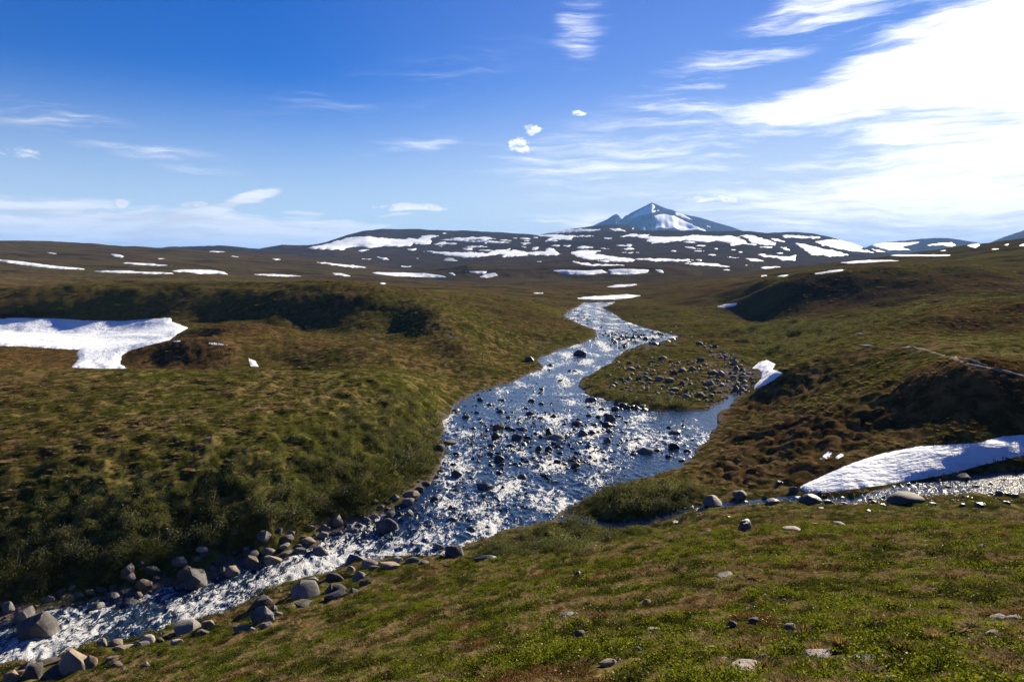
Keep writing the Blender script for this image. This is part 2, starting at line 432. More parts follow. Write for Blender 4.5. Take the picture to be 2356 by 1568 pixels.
def ridge(X, Y, spec, hb):
    _, crest, D, Wf, Wb, pw, na = spec
    c = np.array(crest, float)
    x, y, z = ray(c[:, 0], c[:, 1])
    s, t = x / y, z / y
    Ys = np.maximum(Y, 1.0)
    q = X / Ys
    tt = np.interp(q, s, t)
    edge = sstep(s[0] - .02, s[0] + .02, q) * sstep(s[-1] + .02, s[-1] - .02, q)
    Dl = D * (1 + 0.10 * perlin(q * 4.5 + D, q * 0 + 3.3, 5))
    zc = EYE + tt * Dl
    dy = Y - Dl
    dy = np.sign(dy) * np.maximum(np.abs(dy) - .010 * D, 0)
    f = np.where(dy < 0, np.clip(1 + dy / Wf, 0, 1) ** pw, np.clip(1 - dy / Wb, 0, 1) ** 1.3)
    zb = hb
    h = zb + np.maximum(zc - zb, 0) * f * edge
    side = np.clip(1 - np.abs(f - .5) * 2, 0, 1)
    wl = Wf * 0.22
    h = h + na * side * (fbm(X / wl, Y / wl, 4, 31) - 0.4)
    if spec[0] == 2:
        h = h + side * 60 * (np.abs(fbm(X / 330., Y / 330., 4, 41)) * -1 + .25)
    return np.where((f > 0) & (edge > 0.01), h, -50.0)

# ------------------------------------------------------------------ height function on a polar grid round the viewpoint (only the tessellation is polar)
AZ0 = 43.0
az_d = np.arange(-AZ0, AZ0 + .01, 0.088)
az_l = np.linspace(-180, -AZ0, 46)[:-1]
az_r = np.linspace(AZ0, 180, 46)[1:]
AZS = np.radians(np.concatenate([az_l, az_d, az_r]))
rs = [1.2]
while rs[-1] < 45000:
    r = rs[-1]
    rs.append(r + min(max(r * r / 11100.0, 0.0075 * r), 0.0135 * r if r < 12000 else .06 * r))
RS = np.array(rs)
GA, GR = np.meshgrid(AZS, RS)
GX = (np.sin(GA) * GR).ravel(); GY = (np.cos(GA) * GR).ravel()
def zone(X, Y, pts):
    """soft mask: union of discs (px, py, z or None, Y or None, radius m, weight)"""
    m = np.zeros(len(X))
    for px, py, z, Yd, rad, w in pts:
        x, y, _ = P_z(px, py, z) if z is not None else P_d(px, py, Yd)
        d2 = ((X - x) ** 2 + ((Y - y) * 0.7) ** 2) / rad ** 2
        m = np.maximum(m, w * np.exp(-d2 * 1.2))
    return m
HUMM = [(1800,1000,2.5,None,9,1),(1900,1000,3.6,None,8,1),(2000,980,4.5,None,7,.9),(1700,1090,1.3,None,6,.9),(1850,1080,2.7,None,5,1),(2000,940,5.5,None,7,.7),(2150,940,6.0,None,6,.5),(1750,930,1.8,None,8,.7),(1850,900,3.5,None,10,.6)]
SNOWZ = [(1900,1100,3.0,None,3.0,1),(2000,1085,3.3,None,3.5,1),(2100,1065,3.8,None,3.5,1),(2200,1050,4.4,None,4,1),(2300,1035,4.8,None,4,1),(2400,1030,5,None,4,1),(2500,1030,5,None,4,1),
         (0,765,None,165,24,1),(100,765,None,165,24,1),(200,770,None,160,22,1),(300,765,None,165,20,1),(380,745,None,185,14,1),(250,820,None,128,10,1),(-100,765,None,165,24,1)]
BROWN = HUMM + [(2200,920,7.0,None,9,1),(2330,930,7.2,None,9,1),(420,820,None,120,14,1),(560,770,None,148,16,.9),(80,825,None,118,14,.9),(900,800,None,130,20,.6),(700,800,None,135,18,.7),(1900,680,None,250,38,.7),(2300,740,None,128,18,.6)]
WILLOW = [(300,1270,.1,None,9,1),(100,1290,.0,None,9,1),(600,1200,.8,None,9,1),(800,1120,1.0,None,9,1),(930,1040,1.2,None,9,1),(980,960,1.8,None,9,.9),(450,1180,1.3,None,7,.8),
          (1480,1140,1.2,None,5,1),(1300,1230,None,46,4,1),(1200,1260,None,43,4,.9),(1400,870,.5,None,7,.5),(1450,925,.4,None,6,.8),(1560,935,.4,None,6,.8),(1800,760,None,180,22,.8),(1950,760,None,165,22,.8),(1800,810,None,140,14,.8),(1520,800,None,150,8,.7)]

def raw_height(X, Y, want_id=False):
    r = np.hypot(X, Y)
    h = tps(X, Y)
    h = h * (1 - sstep(3000, 9000, r)) + 8.0 * sstep(3000, 9000, r)
    rid = np.zeros(len(X), int)
    far = (Y > 150) & (np.abs(X) < 3 * np.maximum(Y, 1))
    idx = np.nonzero(far)[0]
    hx, hy, hh, hi = X[idx], Y[idx], h[idx], rid[idx]
    for spec in RIDGES:
        v = ridge(hx, hy, spec, hh)
        up = v > hh + 4
        hi = np.where(up, spec[0], hi)
        hh = np.maximum(v, hh)
    h[idx] = hh; rid[idx] = hi
    return h, rid, r
def detail(X, Y, r):
    hum = zone(X, Y, HUMM); wil = zone(X, Y, WILLOW)
    flat_ = 1 - zone(X, Y, SNOWZ)
    hum = hum * flat_; wil = wil * flat_
    d = (0.15 + .25 * wil) * fbm(X / 2.1, Y / 2.3, 3, 2) * sstep(2, 8, r) * sstep(400, 150, r) * flat_
    d += 0.08 * np.abs(perlin(X / .55, Y / .55, 9)) * sstep(90, 40, r) * flat_
    d += .11 * (1 - 2.4 * np.abs(perlin(X / 2.6, Y / 3.4, 19))) * sstep(40, 60, r) * sstep(260, 150, r) * flat_
    mo = np.minimum(1, 2.4 * np.abs(perlin(X / 1.7 + .5 * perlin(X / 2.5, Y / 2.5, 8), Y / 2.2, 14))) ** .75      # rounded hummocks parted by creases
    d += hum * (0.52 * mo - .2 + .22 * fbm(X / 5., Y / 5., 2, 16) + .07 * perlin(X / .7, Y / .8, 15))
    d += wil * 0.20 * (fbm(X / 1.1, Y / 1.1, 2, 22))
    d += 0.75 * fbm(X / 13., Y / 9., 3, 51) * sstep(90, 190, r) * sstep(1200, 500, r) * flat_
    d += 2.0 * np.maximum(0, perlin(X / 80., Y / 45., 61)) * sstep(250, 450, r) * sstep(2000, 700, r)
    d += 2.0 * fbm(X / 120., Y / 60., 3, 71) * sstep(500, 1000, r)
    d += 4.0 * fbm(X / 300., Y / 140., 3, 77) * sstep(1500, 2400, r)
    return d, hum, wil

H, RID, GRr = raw_height(GX, GY)
DET, HUMg, WILg = detail(GX, GY, GRr)
PG = np.stack([GX, GY], 1)
WD = np.full(len(GX), 60.0)                    # signed distance to the river edge (negative inside)
nb = (GX > river_w[:, 0].min() - 12) & (GX < river_w[:, 0].max() + 12) & (GY > river_w[:, 1].min() - 12) & (GY < river_w[:, 1].max() + 12)
ib = np.nonzero(nb)[0]
dist = seg_dist(PG[ib], river_w)
ins = in_poly(PG[ib], river_w)
WD[ib] = np.where(ins, -dist, dist)
CD = np.full(len(GX), 60.0); CZ = np.zeros(len(GX))   # creek: distance minus half width, level
nb = (GX > creek_c[:, 0].min() - 8) & (GX < creek_c[:, 0].max() + 8) & (np.abs(GY - 50) < 25)
ib = np.nonzero(nb)[0]
best = np.full(len(ib), 1e9); bestd = best.copy(); bz = np.zeros(len(ib))
for x, y, z, hw in creek_c:
    d = np.hypot(PG[ib, 0] - x, PG[ib, 1] - y)
    m = d < bestd
    bestd[m] = d[m]; bz[m] = z
    np.minimum(best, d - hw, out=best)
CD[ib] = best; CZ[ib] = bz
WL = water_level(GX, GY)
edge = np.clip(WD, 0, 60)
H = H + DET * sstep(0.0, 2.5, edge) * sstep(-.1, 1.5, CD)
# banks of the river
k = sstep(3.0, 0.0, edge) * (WD >= 0)
H = np.maximum(H, np.where(WD < 60, WL + 0.06 + 0.05 * edge, -99))
lip = WL + 0.08 + 0.16 * edge
H = H * (1 - k * .75) + lip * k * .75
H = np.where(WD < 0, WL - 0.05 - 0.45 * sstep(0, 1.6, -WD), H)
# creek bed, stays wet
kc = sstep(.7, -.2, CD) * (WD > .3)
H = H * (1 - kc) + (CZ - 0.10 + .12 * np.maximum(CD, 0)) * kc
ISL = zone(GX, GY, [(1520,870,.6,None,17,1),(1430,880,.5,None,10,1),(1600,890,.5,None,10,1)])
NR, NA = len(RS), len(AZS)
HG = H.reshape(NR, NA)
_ri = np.arange(NR); _ai = np.arange(NA)
def height(X, Y):
    X = np.asarray(X, float); Y = np.asarray(Y, float)
    fr = np.interp(np.hypot(X, Y), RS, _ri); fa = np.interp(np.arctan2(X, Y), AZS, _ai)
    i = np.clip(fr.astype(int), 0, NR - 2); j = np.clip(fa.astype(int), 0, NA - 2)
    u = fr - i; v = fa - j
    return (HG[i, j] * (1 - u) + HG[i + 1, j] * u) * (1 - v) + (HG[i, j + 1] * (1 - u) + HG[i + 1, j + 1] * u) * v
def gridval(G, X, Y):
    fr = np.interp(np.hypot(X, Y), RS, _ri); fa = np.interp(np.arctan2(X, Y), AZS, _ai)
    return G.reshape(NR, NA)[np.clip(np.rint(fr).astype(int), 0, NR - 1), np.clip(np.rint(fa).astype(int), 0, NA - 1)]
_rm = np.concatenate([np.exp(np.linspace(math.log(4.0), math.log(12000), 5200))])
def cast(px, py):
    """where the line of sight through a photo point meets the ground; None for sky"""
    x, y, z = ray(px, py)
    hl = math.hypot(float(x), float(y))
    X = x / hl * _rm; Y = y / hl * _rm
    zz = EYE + z / hl * _rm
    g = zz - height(X, Y)
    i = np.nonzero(g < 0)[0]
    if len(i) == 0:
        return None
    i = i[0]
    if i == 0:
        return float(X[0]), float(Y[0]), float(height(X[0], Y[0]))
    t = g[i - 1] / (g[i - 1] - g[i])
    r = _rm[i - 1] + (_rm[i] - _rm[i - 1]) * t
    X, Y = float(x / hl * r), float(y / hl * r)
    return X, Y, float(height(X, Y))

# ------------------------------------------------------------------ materials
def new_mat(name):
    m = bpy.data.materials.new(name)
    m.use_nodes = True
    m.node_tree.nodes.clear()
    t = NT(m.node_tree)
    out = t.n('ShaderNodeOutputMaterial')
    return m, t, out
def link_surf(t, out, sh):
    t.t.links.new(sh.outputs[0] if isinstance(sh, bpy.types.Node) else sh, out.inputs['Surface'])
def bump(t, h, strength, dist):
    b = t.n('ShaderNodeBump', Height=h)
    b.inputs['Strength'].default_value = strength
    b.inputs['Distance'].default_value = dist
    return b.outputs[0]

GREEN_D, GREEN, GREEN_L = (.030, .032, .007), (.072, .076, .013), (.13, .12, .024)
TAN, BROWNC, RUST = (.27, .19, .09), (.135, .074, .031), (.21, .11, .042)
def ground_material():
    m, t, out = new_mat('tundra')
    pos = t.n('ShaderNodeNewGeometry').outputs['Position']
    at = lambda nm: t.n('ShaderNodeAttribute', dict(attribute_name=nm)).outputs['Fac']
    brown, grav, rock, will = at('brown'), at('gravel'), at('rock'), at('willow')
    p2 = t.mapping(pos, scale=(1, .75, .6))
    big = t.noise(t.mapping(pos, scale=(1, .55, 1)), 0.012, 5, .6)
    mid = t.noise(p2, 0.11, 4, .6)
    sml = t.noise(p2, 0.75, 5, .62, .6)
    fin = t.noise(pos, 5.0, 4, .7)
    c = t.mix(t.rng(sml, .36, .66), C4(GREEN_D), C4(GREEN))
    c = t.mix(t.rng(fin, .52, .78), c, C4(GREEN_L))
    tanm = t.m('MULTIPLY', t.m('SUBTRACT', 1.0, t.m('MULTIPLY', at('far'), .8)), t.m('MULTIPLY', t.rng(t.m('ADD', t.m('ADD', sml, t.m('MULTIPLY', mid, .7)), t.m('MULTIPLY', fin, .35)), 1.00, 1.20), t.m('SUBTRACT', 1.0, t.m('MULTIPLY', will, .6))))
    c = t.mix(t.m('MULTIPLY', tanm, .62), c, C4(TAN))
    far = at('far')
    bm = t.m('ADD', t.m('ADD', brown, t.m('MULTIPLY', far, .25)), t.rng(t.m('ADD', big, t.m('MULTIPLY', t.m('SUBTRACT', mid, .5), .5)), .46, .66, 0, .75), clamp=True)
    bc = t.mix(t.rng(sml, .40, .68), C4((.046, .029, .013)), C4(BROWNC))
    bc = t.mix(t.rng(fin, .55, .8), bc, C4(RUST))
    c = t.mix(t.m('MULTIPLY', bm, .82), c, bc)
    strk = t.noise(t.mapping(pos, scale=(.30, 1, 1)), 0.055, 7, .68, .5)
    st2 = t.noise(t.mapping(pos, loc=(300, 90, 0), scale=(.35, 1, 1)), 0.020, 7, .66, .5)
    fc = t.mix(t.rng(st2, .40, .60), C4((.085, .078, .021)), C4((.092, .056, .027)))
    fc = t.mix(t.rng(strk, .49, .62), fc, C4((.028, .022, .014)))
    fc = t.mix(t.rng(strk, .40, .30), fc, C4((.15, .13, .044)))
    fc = t.mix(t.m('MULTIPLY', brown, .75), fc, t.mix(t.rng(strk, .38, .60), C4((.060, .043, .033)), C4((.020, .017, .016))))
    c = t.mix(t.m('MULTIPLY', far, .85), c, fc)
    gc = t.mix(t.rng(t.noise(pos, 9, 5, .7), .35, .7), C4((.05, .043, .036)), C4((.25, .20, .16)))
    gm = t.rng(t.m('ADD', grav, t.m('MULTIPLY', t.m('SUBTRACT', sml, .5), .9)), .45, .62)
    c = t.mix(gm, c, gc)
    rn = t.noise(t.mapping(pos, scale=(.01, .01, .03)), 1.0, 8, .7)
    rc = t.mix(t.rng(rn, .3, .7), C4((.026, .026, .028)), C4((.10, .094, .09)))
    c = t.mix(rock, c, rc)
    b = t.n('ShaderNodeBsdfDiffuse')                 # plant cover: no grazing sheen
    t.set(b.inputs['Color'], c)
    b.inputs['Roughness'].default_value = .3
    hgt = t.m('ADD', t.m('MULTIPLY', sml, .6), t.m('MULTIPLY', fin, .22))
    n1 = t.n('ShaderNodeBump', Height=hgt)
    n1.inputs['Strength'].default_value = .4; n1.inputs['Distance'].default_value = .16
    bigh = t.noise(t.mapping(pos, scale=(1, .5, 1)), 0.035, 7, .66)
    n2 = t.n('ShaderNodeBump', Height=bigh)
    n2.inputs['Strength'].default_value = .3; n2.inputs['Distance'].default_value = 1.0
    t.set(n2.inputs['Normal'], n1.outputs[0])
    rb = t.n('ShaderNodeBump', Height=rn)
    t.set(rb.inputs['Strength'], rock); rb.inputs['Distance'].default_value = 30.0
    t.set(rb.inputs['Normal'], n2.outputs[0])
    t.set(b.inputs['Normal'], rb.outputs[0])
    link_surf(t, out, b)
    return m
M_GROUND = ground_material()

def leaf_material(name, cols, tr=.45, gl=.006):
    m, t, out = new_mat(name)
    pos = t.n('ShaderNodeNewGeometry').outputs['Position']
    oi = t.n('ShaderNodeObjectInfo').outputs['Random']
    nz = t.noise(pos, 1.1, 3, .6)
    fz = t.noise(pos, 14, 2, .6)
    c = t.mix(t.rng(t.m('ADD', t.m('MULTIPLY', oi, .9), t.m('MULTIPLY', nz, .5)), .30, 1.05), C4(cols[0]), C4(cols[1]))
    c = t.mix(t.rng(fz, .5, .75), c, C4(cols[2]))
    d = t.n('ShaderNodeBsdfDiffuse', Color=c)
    tl = t.n('ShaderNodeBsdfTranslucent', Color=t.mix(1.0, c, C4((1.25, 1.2, .7)), 'MULTIPLY'))
    g = t.n('ShaderNodeBsdfGlossy', Roughness=.35)
    g.inputs['Color'].default_value = (.9, .9, .8, 1)
    mx = t.n('ShaderNodeMixShader', _0=tr, _1=d.outputs[0], _2=tl.outputs[0])
    mx2 = t.n('ShaderNodeMixShader', _0=gl, _1=mx.outputs[0], _2=g.outputs[0])
    link_surf(t, out, mx2)
    return m
M_HEATH = leaf_material('heath_leaves', ((.024, .036, .003), (.10, .122, .010), (.22, .215, .030)))
M_DARKH = leaf_material('dark_heath_leaves', ((.012, .017, .003), (.046, .054, .009), (.11, .105, .022)), .3)
M_DRY = leaf_material('dry_grass', ((.15, .108, .048), (.26, .19, .092), (.36, .28, .15)), .3, 0.0)
M_BROWNH = leaf_material('brown_heath', ((.062, .034, .014), (.13, .074, .032), (.22, .14, .07)), .3)
M_WILLOW = leaf_material('willow_leaves', ((.028, .036, .014), (.092, .102, .040), (.22, .22, .12)), .35)
M_TWIG, t, out = new_mat('willow_twigs')
b = t.n('ShaderNodeBsdfPrincipled'); b.inputs['Base Color'].default_value = (.075, .055, .042, 1); b.inputs['Roughness'].default_value = .8
link_surf(t, out, b)

def snow_material():
    m, t, out = new_mat('old_snow')
    pos = t.n('ShaderNodeNewGeometry').outputs['Position']
    b = t.n('ShaderNodeBsdfPrincipled')
    n1 = t.noise(t.mapping(pos, rot=(0, 0, .2), scale=(.8, 1.7, 1.2)), 1.5, 4, .6)
    n2 = t.noise(pos, .25, 4, .6)
    dirt = t.noise(t.mapping(pos, scale=(.5, 1.2, 1)), .6, 6, .7)
    c = t.mix(t.rng(dirt, .46, .80, 0, .55), C4((.74, .79, .86)), C4((.42, .39, .36)))
    t.set(b.inputs['Base Color'], c)
    b.inputs['Roughness'].default_value = .7
    b.inputs['Specular IOR Level'].default_value = .1
    x = t.n('ShaderNodeBump', Height=t.m('ADD', n1, t.m('MULTIPLY', n2, 1.5)))
    x.inputs['Strength'].default_value = .9; x.inputs['Distance'].default_value = .30
    t.set(b.inputs['Normal'], x.outputs[0])
    link_surf(t, out, b)
    return m
M_SNOW = snow_material()

def rock_material(name, base_a, base_b, lichen, wet):
    m, t, out = new_mat(name)
    tcx = t.n('ShaderNodeTexCoord').outputs['Object']
    oi = t.n('ShaderNodeObjectInfo').outputs['Random']
    off = t.n('ShaderNodeVectorMath', dict(operation='ADD'))
    t.set(off.inputs[0], tcx)
    cx = t.n('ShaderNodeCombineXYZ', X=t.m('MULTIPLY', oi, 37.0), Y=t.m('MULTIPLY', oi, 11.0), Z=0.0)
    t.set(off.inputs[1], cx.outputs[0])
    v = off.outputs[0]
    n1 = t.noise(v, 2.4, 8, .68)
    n2 = t.noise(t.mapping(v, scale=(1, 1, 3.5), rot=(.3, .2, 0)), 3.0, 5, .6)
    n3 = t.noise(v, 16, 4, .7)
    c = t.mix(t.rng(t.m('ADD', n1, t.m('MULTIPLY', t.m('SUBTRACT', oi, .5), .45)), .30, .70), C4(base_a), C4(base_b))
    c = t.mix(t.rng(n2, .5, .75, 0, .5), c, C4(tuple(x * .55 for x in base_a)))
    c = t.mix(t.rng(n3, .60, .72, 0, .55), c, C4(lichen))
    b = t.n('ShaderNodeBsdfPrincipled')
    t.set(b.inputs['Base Color'], c)
    b.inputs['Roughness'].default_value = .42 if wet else .8
    b.inputs['Specular IOR Level'].default_value = .25 if wet else .2
    x = t.n('ShaderNodeBump', Height=t.m('ADD', n1, t.m('MULTIPLY', n3, .25)))
    x.inputs['Strength'].default_value = .75; x.inputs['Distance'].default_value = .10
    t.set(b.inputs['Normal'], x.outputs[0])
    link_surf(t, out, b)
    return m
M_ROCK = rock_material('gneiss', (.060, .058, .058), (.17, .158, .148), (.25, .24, .20), False)
M_ROCKW = rock_material('wet_gneiss', (.032, .032, .036), (.10, .096, .095), (.15, .14, .13), True)
M_ROCKT = rock_material('tan_gneiss', (.11, .088, .068), (.25, .195, .145), (.30, .28, .23), False)
M_ROCKP = rock_material('pale_quartz', (.16, .135, .12), (.36, .31, .285), (.10, .095, .08), False)

def water_material(name, bd, rough):
    m, t, out = new_mat(name)
    pos = t.n('ShaderNodeNewGeometry').outputs['Position']
    fo = t.n('ShaderNodeAttribute', dict(attribute_name='foam_sparkle')).outputs['Fac']
    v = t.mapping(pos, rot=(0, 0, R(-24)), scale=(1.0, .42, 1))
    f1 = t.noise(v, 2.0, 6, .68, .8)
    f2 = t.noise(v, 8.5, 5, .72, .5)
    fm = t.m('ADD', t.m('ADD', t.m('MULTIPLY', f1, .62), t.m('MULTIPLY', f2, .38)), t.m('MULTIPLY', fo, .22))
    foam_sparkle = t.rng(fm, .655, .705)  # white mask: real foam plus sun sparkle painted as flecks
    b = t.n('ShaderNodeBsdfPrincipled')
    bedn = t.noise(pos, 1.6, 4, .6)
    wc = t.mix(t.rng(bedn, .35, .7), C4((.004, .016, .045)), C4((.014, .026, .038)))
    t.set(b.inputs['Base Color'], wc)
    b.inputs['IOR'].default_value = 1.33
    b.inputs['Specular IOR Level'].default_value = .5
    b.inputs['Roughness'].default_value = rough
    w1 = t.noise(v, 2.6, 4, .62, .6)
    w2 = t.noise(v, 11., 3, .6)
    x = t.n('ShaderNodeBump', Height=t.m('ADD', w1, t.m('MULTIPLY', w2, .28)))
    x.inputs['Strength'].default_value = 1.0; x.inputs['Distance'].default_value = bd
    t.set(b.inputs['Normal'], x.outputs[0])
    fd = t.n('ShaderNodeBsdfPrincipled')
    fd.inputs['Base Color'].default_value = (.86, .90, .93, 1)
    fd.inputs['Roughness'].default_value = .5
    xb = t.n('ShaderNodeBump', Height=f2)
    xb.inputs['Strength'].default_value = .9; xb.inputs['Distance'].default_value = .25
    t.set(fd.inputs['Normal'], xb.outputs[0])
    ft = t.n('ShaderNodeBsdfTranslucent', Color=(.85, .9, .95, 1))
    fmx = t.n('ShaderNodeMixShader', _0=.35, _1=fd.outputs[0], _2=ft.outputs[0])
    mx = t.n('ShaderNodeMixShader', _0=foam_sparkle, _1=b.outputs[0], _2=fmx.outputs[0])
    link_surf(t, out, mx)
    return m
M_WATER = water_material('river_water', .075, .07)
M_CREEK = water_material('creek_water', .13, .07)
M_PATH, t, out = new_mat('trodden_gravel')
b = t.n('ShaderNodeBsdfDiffuse')
t.set(b.inputs['Color'], t.mix(t.rng(t.noise(t.n('ShaderNodeNewGeometry').outputs['Position'], 3, 5, .7), .3, .7), C4((.13, .105, .085)), C4((.34, .285, .24))))
link_surf(t, out, b)

# ------------------------------------------------------------------ object helpers
def mesh_obj(name, verts, faces, mat, parent=None, smooth=True, kind=None, label=None, cat=None, group=None, attrs=None, link=True):
    me = bpy.data.meshes.new(name)
    verts = np.asarray(verts, np.float32)
    if isinstance(faces, np.ndarray):
        nf, k = faces.shape
        me.vertices.add(len(verts)); me.vertices.foreach_set('co', verts.ravel())
        me.loops.add(nf * k); me.loops.foreach_set('vertex_index', faces.ravel().astype(np.int32))
        me.polygons.add(nf); me.polygons.foreach_set('loop_start', np.arange(0, nf * k, k, dtype=np.int32))
        me.update(calc_edges=True)
    else:
        me.from_pydata([tuple(v) for v in verts.tolist()], [], faces)
        me.update()
    if smooth:
        me.polygons.foreach_set('use_smooth', np.ones(len(me.polygons), bool))
    for k, v in (attrs or {}).items():
        a = me.attributes.new(k, 'FLOAT', 'POINT')
        a.data.foreach_set('value', np.asarray(v, np.float32))
    me.materials.append(mat)
    o = bpy.data.objects.new(name, me)
    if link:
        COL.objects.link(o)
    if parent:
        o.parent = parent
    tag(o, label, cat, group, kind)
    return o
def tag(o, label=None, cat=None, group=None, kind=None):
    if label: o['label'] = label
    if cat: o['category'] = cat
    if group: o['group'] = group
    if kind: o['kind'] = kind
    return o

# ------------------------------------------------------------------ ground, hills, mountain (one continuous sheet cut into three)
ii, jj = np.meshgrid(np.arange(NR - 1), np.arange(NA - 1), indexing='ij')
q = np.stack([ii * NA + jj, ii * NA + jj + 1, (ii + 1) * NA + jj + 1, (ii + 1) * NA + jj], -1).reshape(-1, 4)[:, ::-1]
i2 = np.arange(NR - 1)        # close the seam behind the viewer is not needed: first and last column coincide
BRg = np.clip(zone(GX, GY, BROWN), 0, 1)
GRAV = np.clip(sstep(2.6, .3, WD) * .54 + .45 * sstep(.8, 0, CD), 0, 1)
GRAV = np.maximum(GRAV, zone(GX, GY, [(530,1292,-.3,None,2.2,1),(400,1335,-.6,None,2.0,.75),(720,1235,-.1,None,2.5,.6),(250,1370,-1,None,3,.55),(1310,722,None,290,9,.75),(1480,785,None,160,7,.7),(1700,860,None,118,7,.8),(1680,890,None,108,5,.8),(1660,810,None,140,6,.7),
                                       (1040,770,None,143,5,.55),(1080,800,None,136,4,.5),(1750,1560,None,6.8,1.2,.45),(2200,1568,None,5.8,1.2,.45)]))
GRAV = np.maximum(GRAV, ISL * .40)
GRAV = np.where(WD < 0, 1.0, GRAV)
ROCK = (RID == 2) * 1.0
FARg = sstep(110, 330, GRr)
BRg = np.maximum(BRg, np.where(RID >= 1, .9, 0) * sstep(900, 1400, GRr))
BRg = np.maximum(BRg, .45 * sstep(500, 800, GRr))
fid = RID[q].max(1)
V3 = np.stack([GX, GY, H], 1)
for ident, nm, lab in ((0, 'ground', None), (1, 'hills', None), (2, 'mountain', None)):
    f = q[fid == ident]
    used = np.unique(f)
    remap = np.full(len(V3), -1); remap[used] = np.arange(len(used))
    mesh_obj(nm, V3[used], remap[f], M_GROUND, kind='structure', label={'ground': 'heath covered valley ground with brown and green tundra',
             'hills': 'dark bare hills striped with snow below the peak', 'mountain': 'pointed rocky mountain with snow fields beyond the hills'}[nm],
             attrs=dict(far=FARg[used], brown=BRg[used], gravel=GRAV[used], rock=ROCK[used], willow=WILg[used]))

# ------------------------------------------------------------------ boulders: shapes
def rock_mesh(seed, mat, angular=.5, name='boulder', sub=2):
    rg = np.random.default_rng(seed)
    bm = bmesh.new()
    n = int(15 + rg.integers(0, 7) + (1 - angular) * 14)
    pts = rg.normal(size=(n, 3)); pts /= np.linalg.norm(pts, axis=1)[:, None]
    pts *= (0.82 + .28 * rg.random(n))[:, None]
    pts *= np.array([.5, .5 * (.75 + .35 * rg.random()), .5])
    for p in pts:
        bm.verts.new(p)
    bmesh.ops.convex_hull(bm, input=bm.verts[:])
    bmesh.ops.delete(bm, geom=[v for v in bm.verts if not v.link_faces], context='VERTS')
    bmesh.ops.subdivide_edges(bm, edges=bm.edges[:], cuts=2, use_grid_fill=True)
    bmesh.ops.triangulate(bm, faces=bm.faces[:])
    for _ in range(int(1.2 + (1 - angular) * 3)):
        bmesh.ops.smooth_vert(bm, verts=bm.verts[:], factor=.35, use_axis_x=True, use_axis_y=True, use_axis_z=True)
    bm.normal_update()
    co = np.array([v.co[:] for v in bm.verts])
    co /= np.abs(co).max(0)[None, :] * 2
    d = fbm(co[:, 0] * 4 + seed, co[:, 1] * 4 + co[:, 2] * 3, 3, seed % 50) * .035
    co *= (1 + d / .5 * .8)[:, None]
    for v, c in zip(bm.verts, co):
        v.co = c
    me = bpy.data.meshes.new(name)
    bm.to_mesh(me); bm.free()
    me.polygons.foreach_set('use_smooth', np.ones(len(me.polygons), bool))
    me.set_sharp_from_angle(angle=R(24 + 20 * (1 - angular)))
    me.materials.append(mat)
    return me
ROCKS = {}
for key, mat in (('d', M_ROCK), ('w', M_ROCKW), ('t', M_ROCKT), ('p', M_ROCKP)):
    ROCKS[key] = [rock_mesh(100 + 17 * i + ord(key), mat, angular=[1., .8, .45, .9, .25, .7, 1.][i]) for i in range(7)]
    ROCKS[key + 'r'] = [rock_mesh(500 + i + ord(key), mat, angular=.0) for i in range(3)]
    ROCKS[key + 'a'] = [rock_mesh(700 + i + ord(key), mat, angular=1.) for i in range(3)]
HILLROCKS = []
boulders_in_river = []      # x, y, radius
def boulder(px, py, w, h=None, kind='d', label=None, group=None, name='boulder', yaw=None, tilt=.0, on_water=None, cat='boulder', dep=.7, k=None):
    """px,py: middle of the base in the photo; w,h: photo size"""
    if on_water is None:
        c = cast(px, py)
    else:
        c = None
    if on_water or c is None:
        p = to_water([(px, py)])[0]
        c = (float(p[0]), float(p[1]), float(water_level(*p)))
    x, y, z = c
    s = y / FOC
    wm = w * s
    hm = (h if h else w * .48) * s
    yy = y + wm * dep * .32
    z = float(height(x, yy))
    wl = float(water_level(x, yy))
    inw = float(gridval(WD, x, yy)) < 0
    if inw:
        z = wl
        boulders_in_river.append((x, yy, wm * .5))
    if name == 'rock' or (not inw and y < 70):
        HILLROCKS.append((x, yy, wm * .5))
    lst = ROCKS[kind]
    me = lst[(random.randrange(len(lst)) if k is None else k)]
    o = bpy.data.objects.new(name, me)
    COL.objects.link(o)
    sink = .42
    o.scale = (wm * 1.06, wm * dep * 1.2, hm / (1 - sink))
    o.location = (x, yy, z + hm / (1 - sink) * (.5 - sink))
    o.rotation_euler = (random.uniform(-.12, .12), random.uniform(-.12, .12) + tilt, (random.uniform(-.6, .6) + random.choice((0, math.pi))) if yaw is None else yaw)
    tag(o, label, cat, group)
    return o

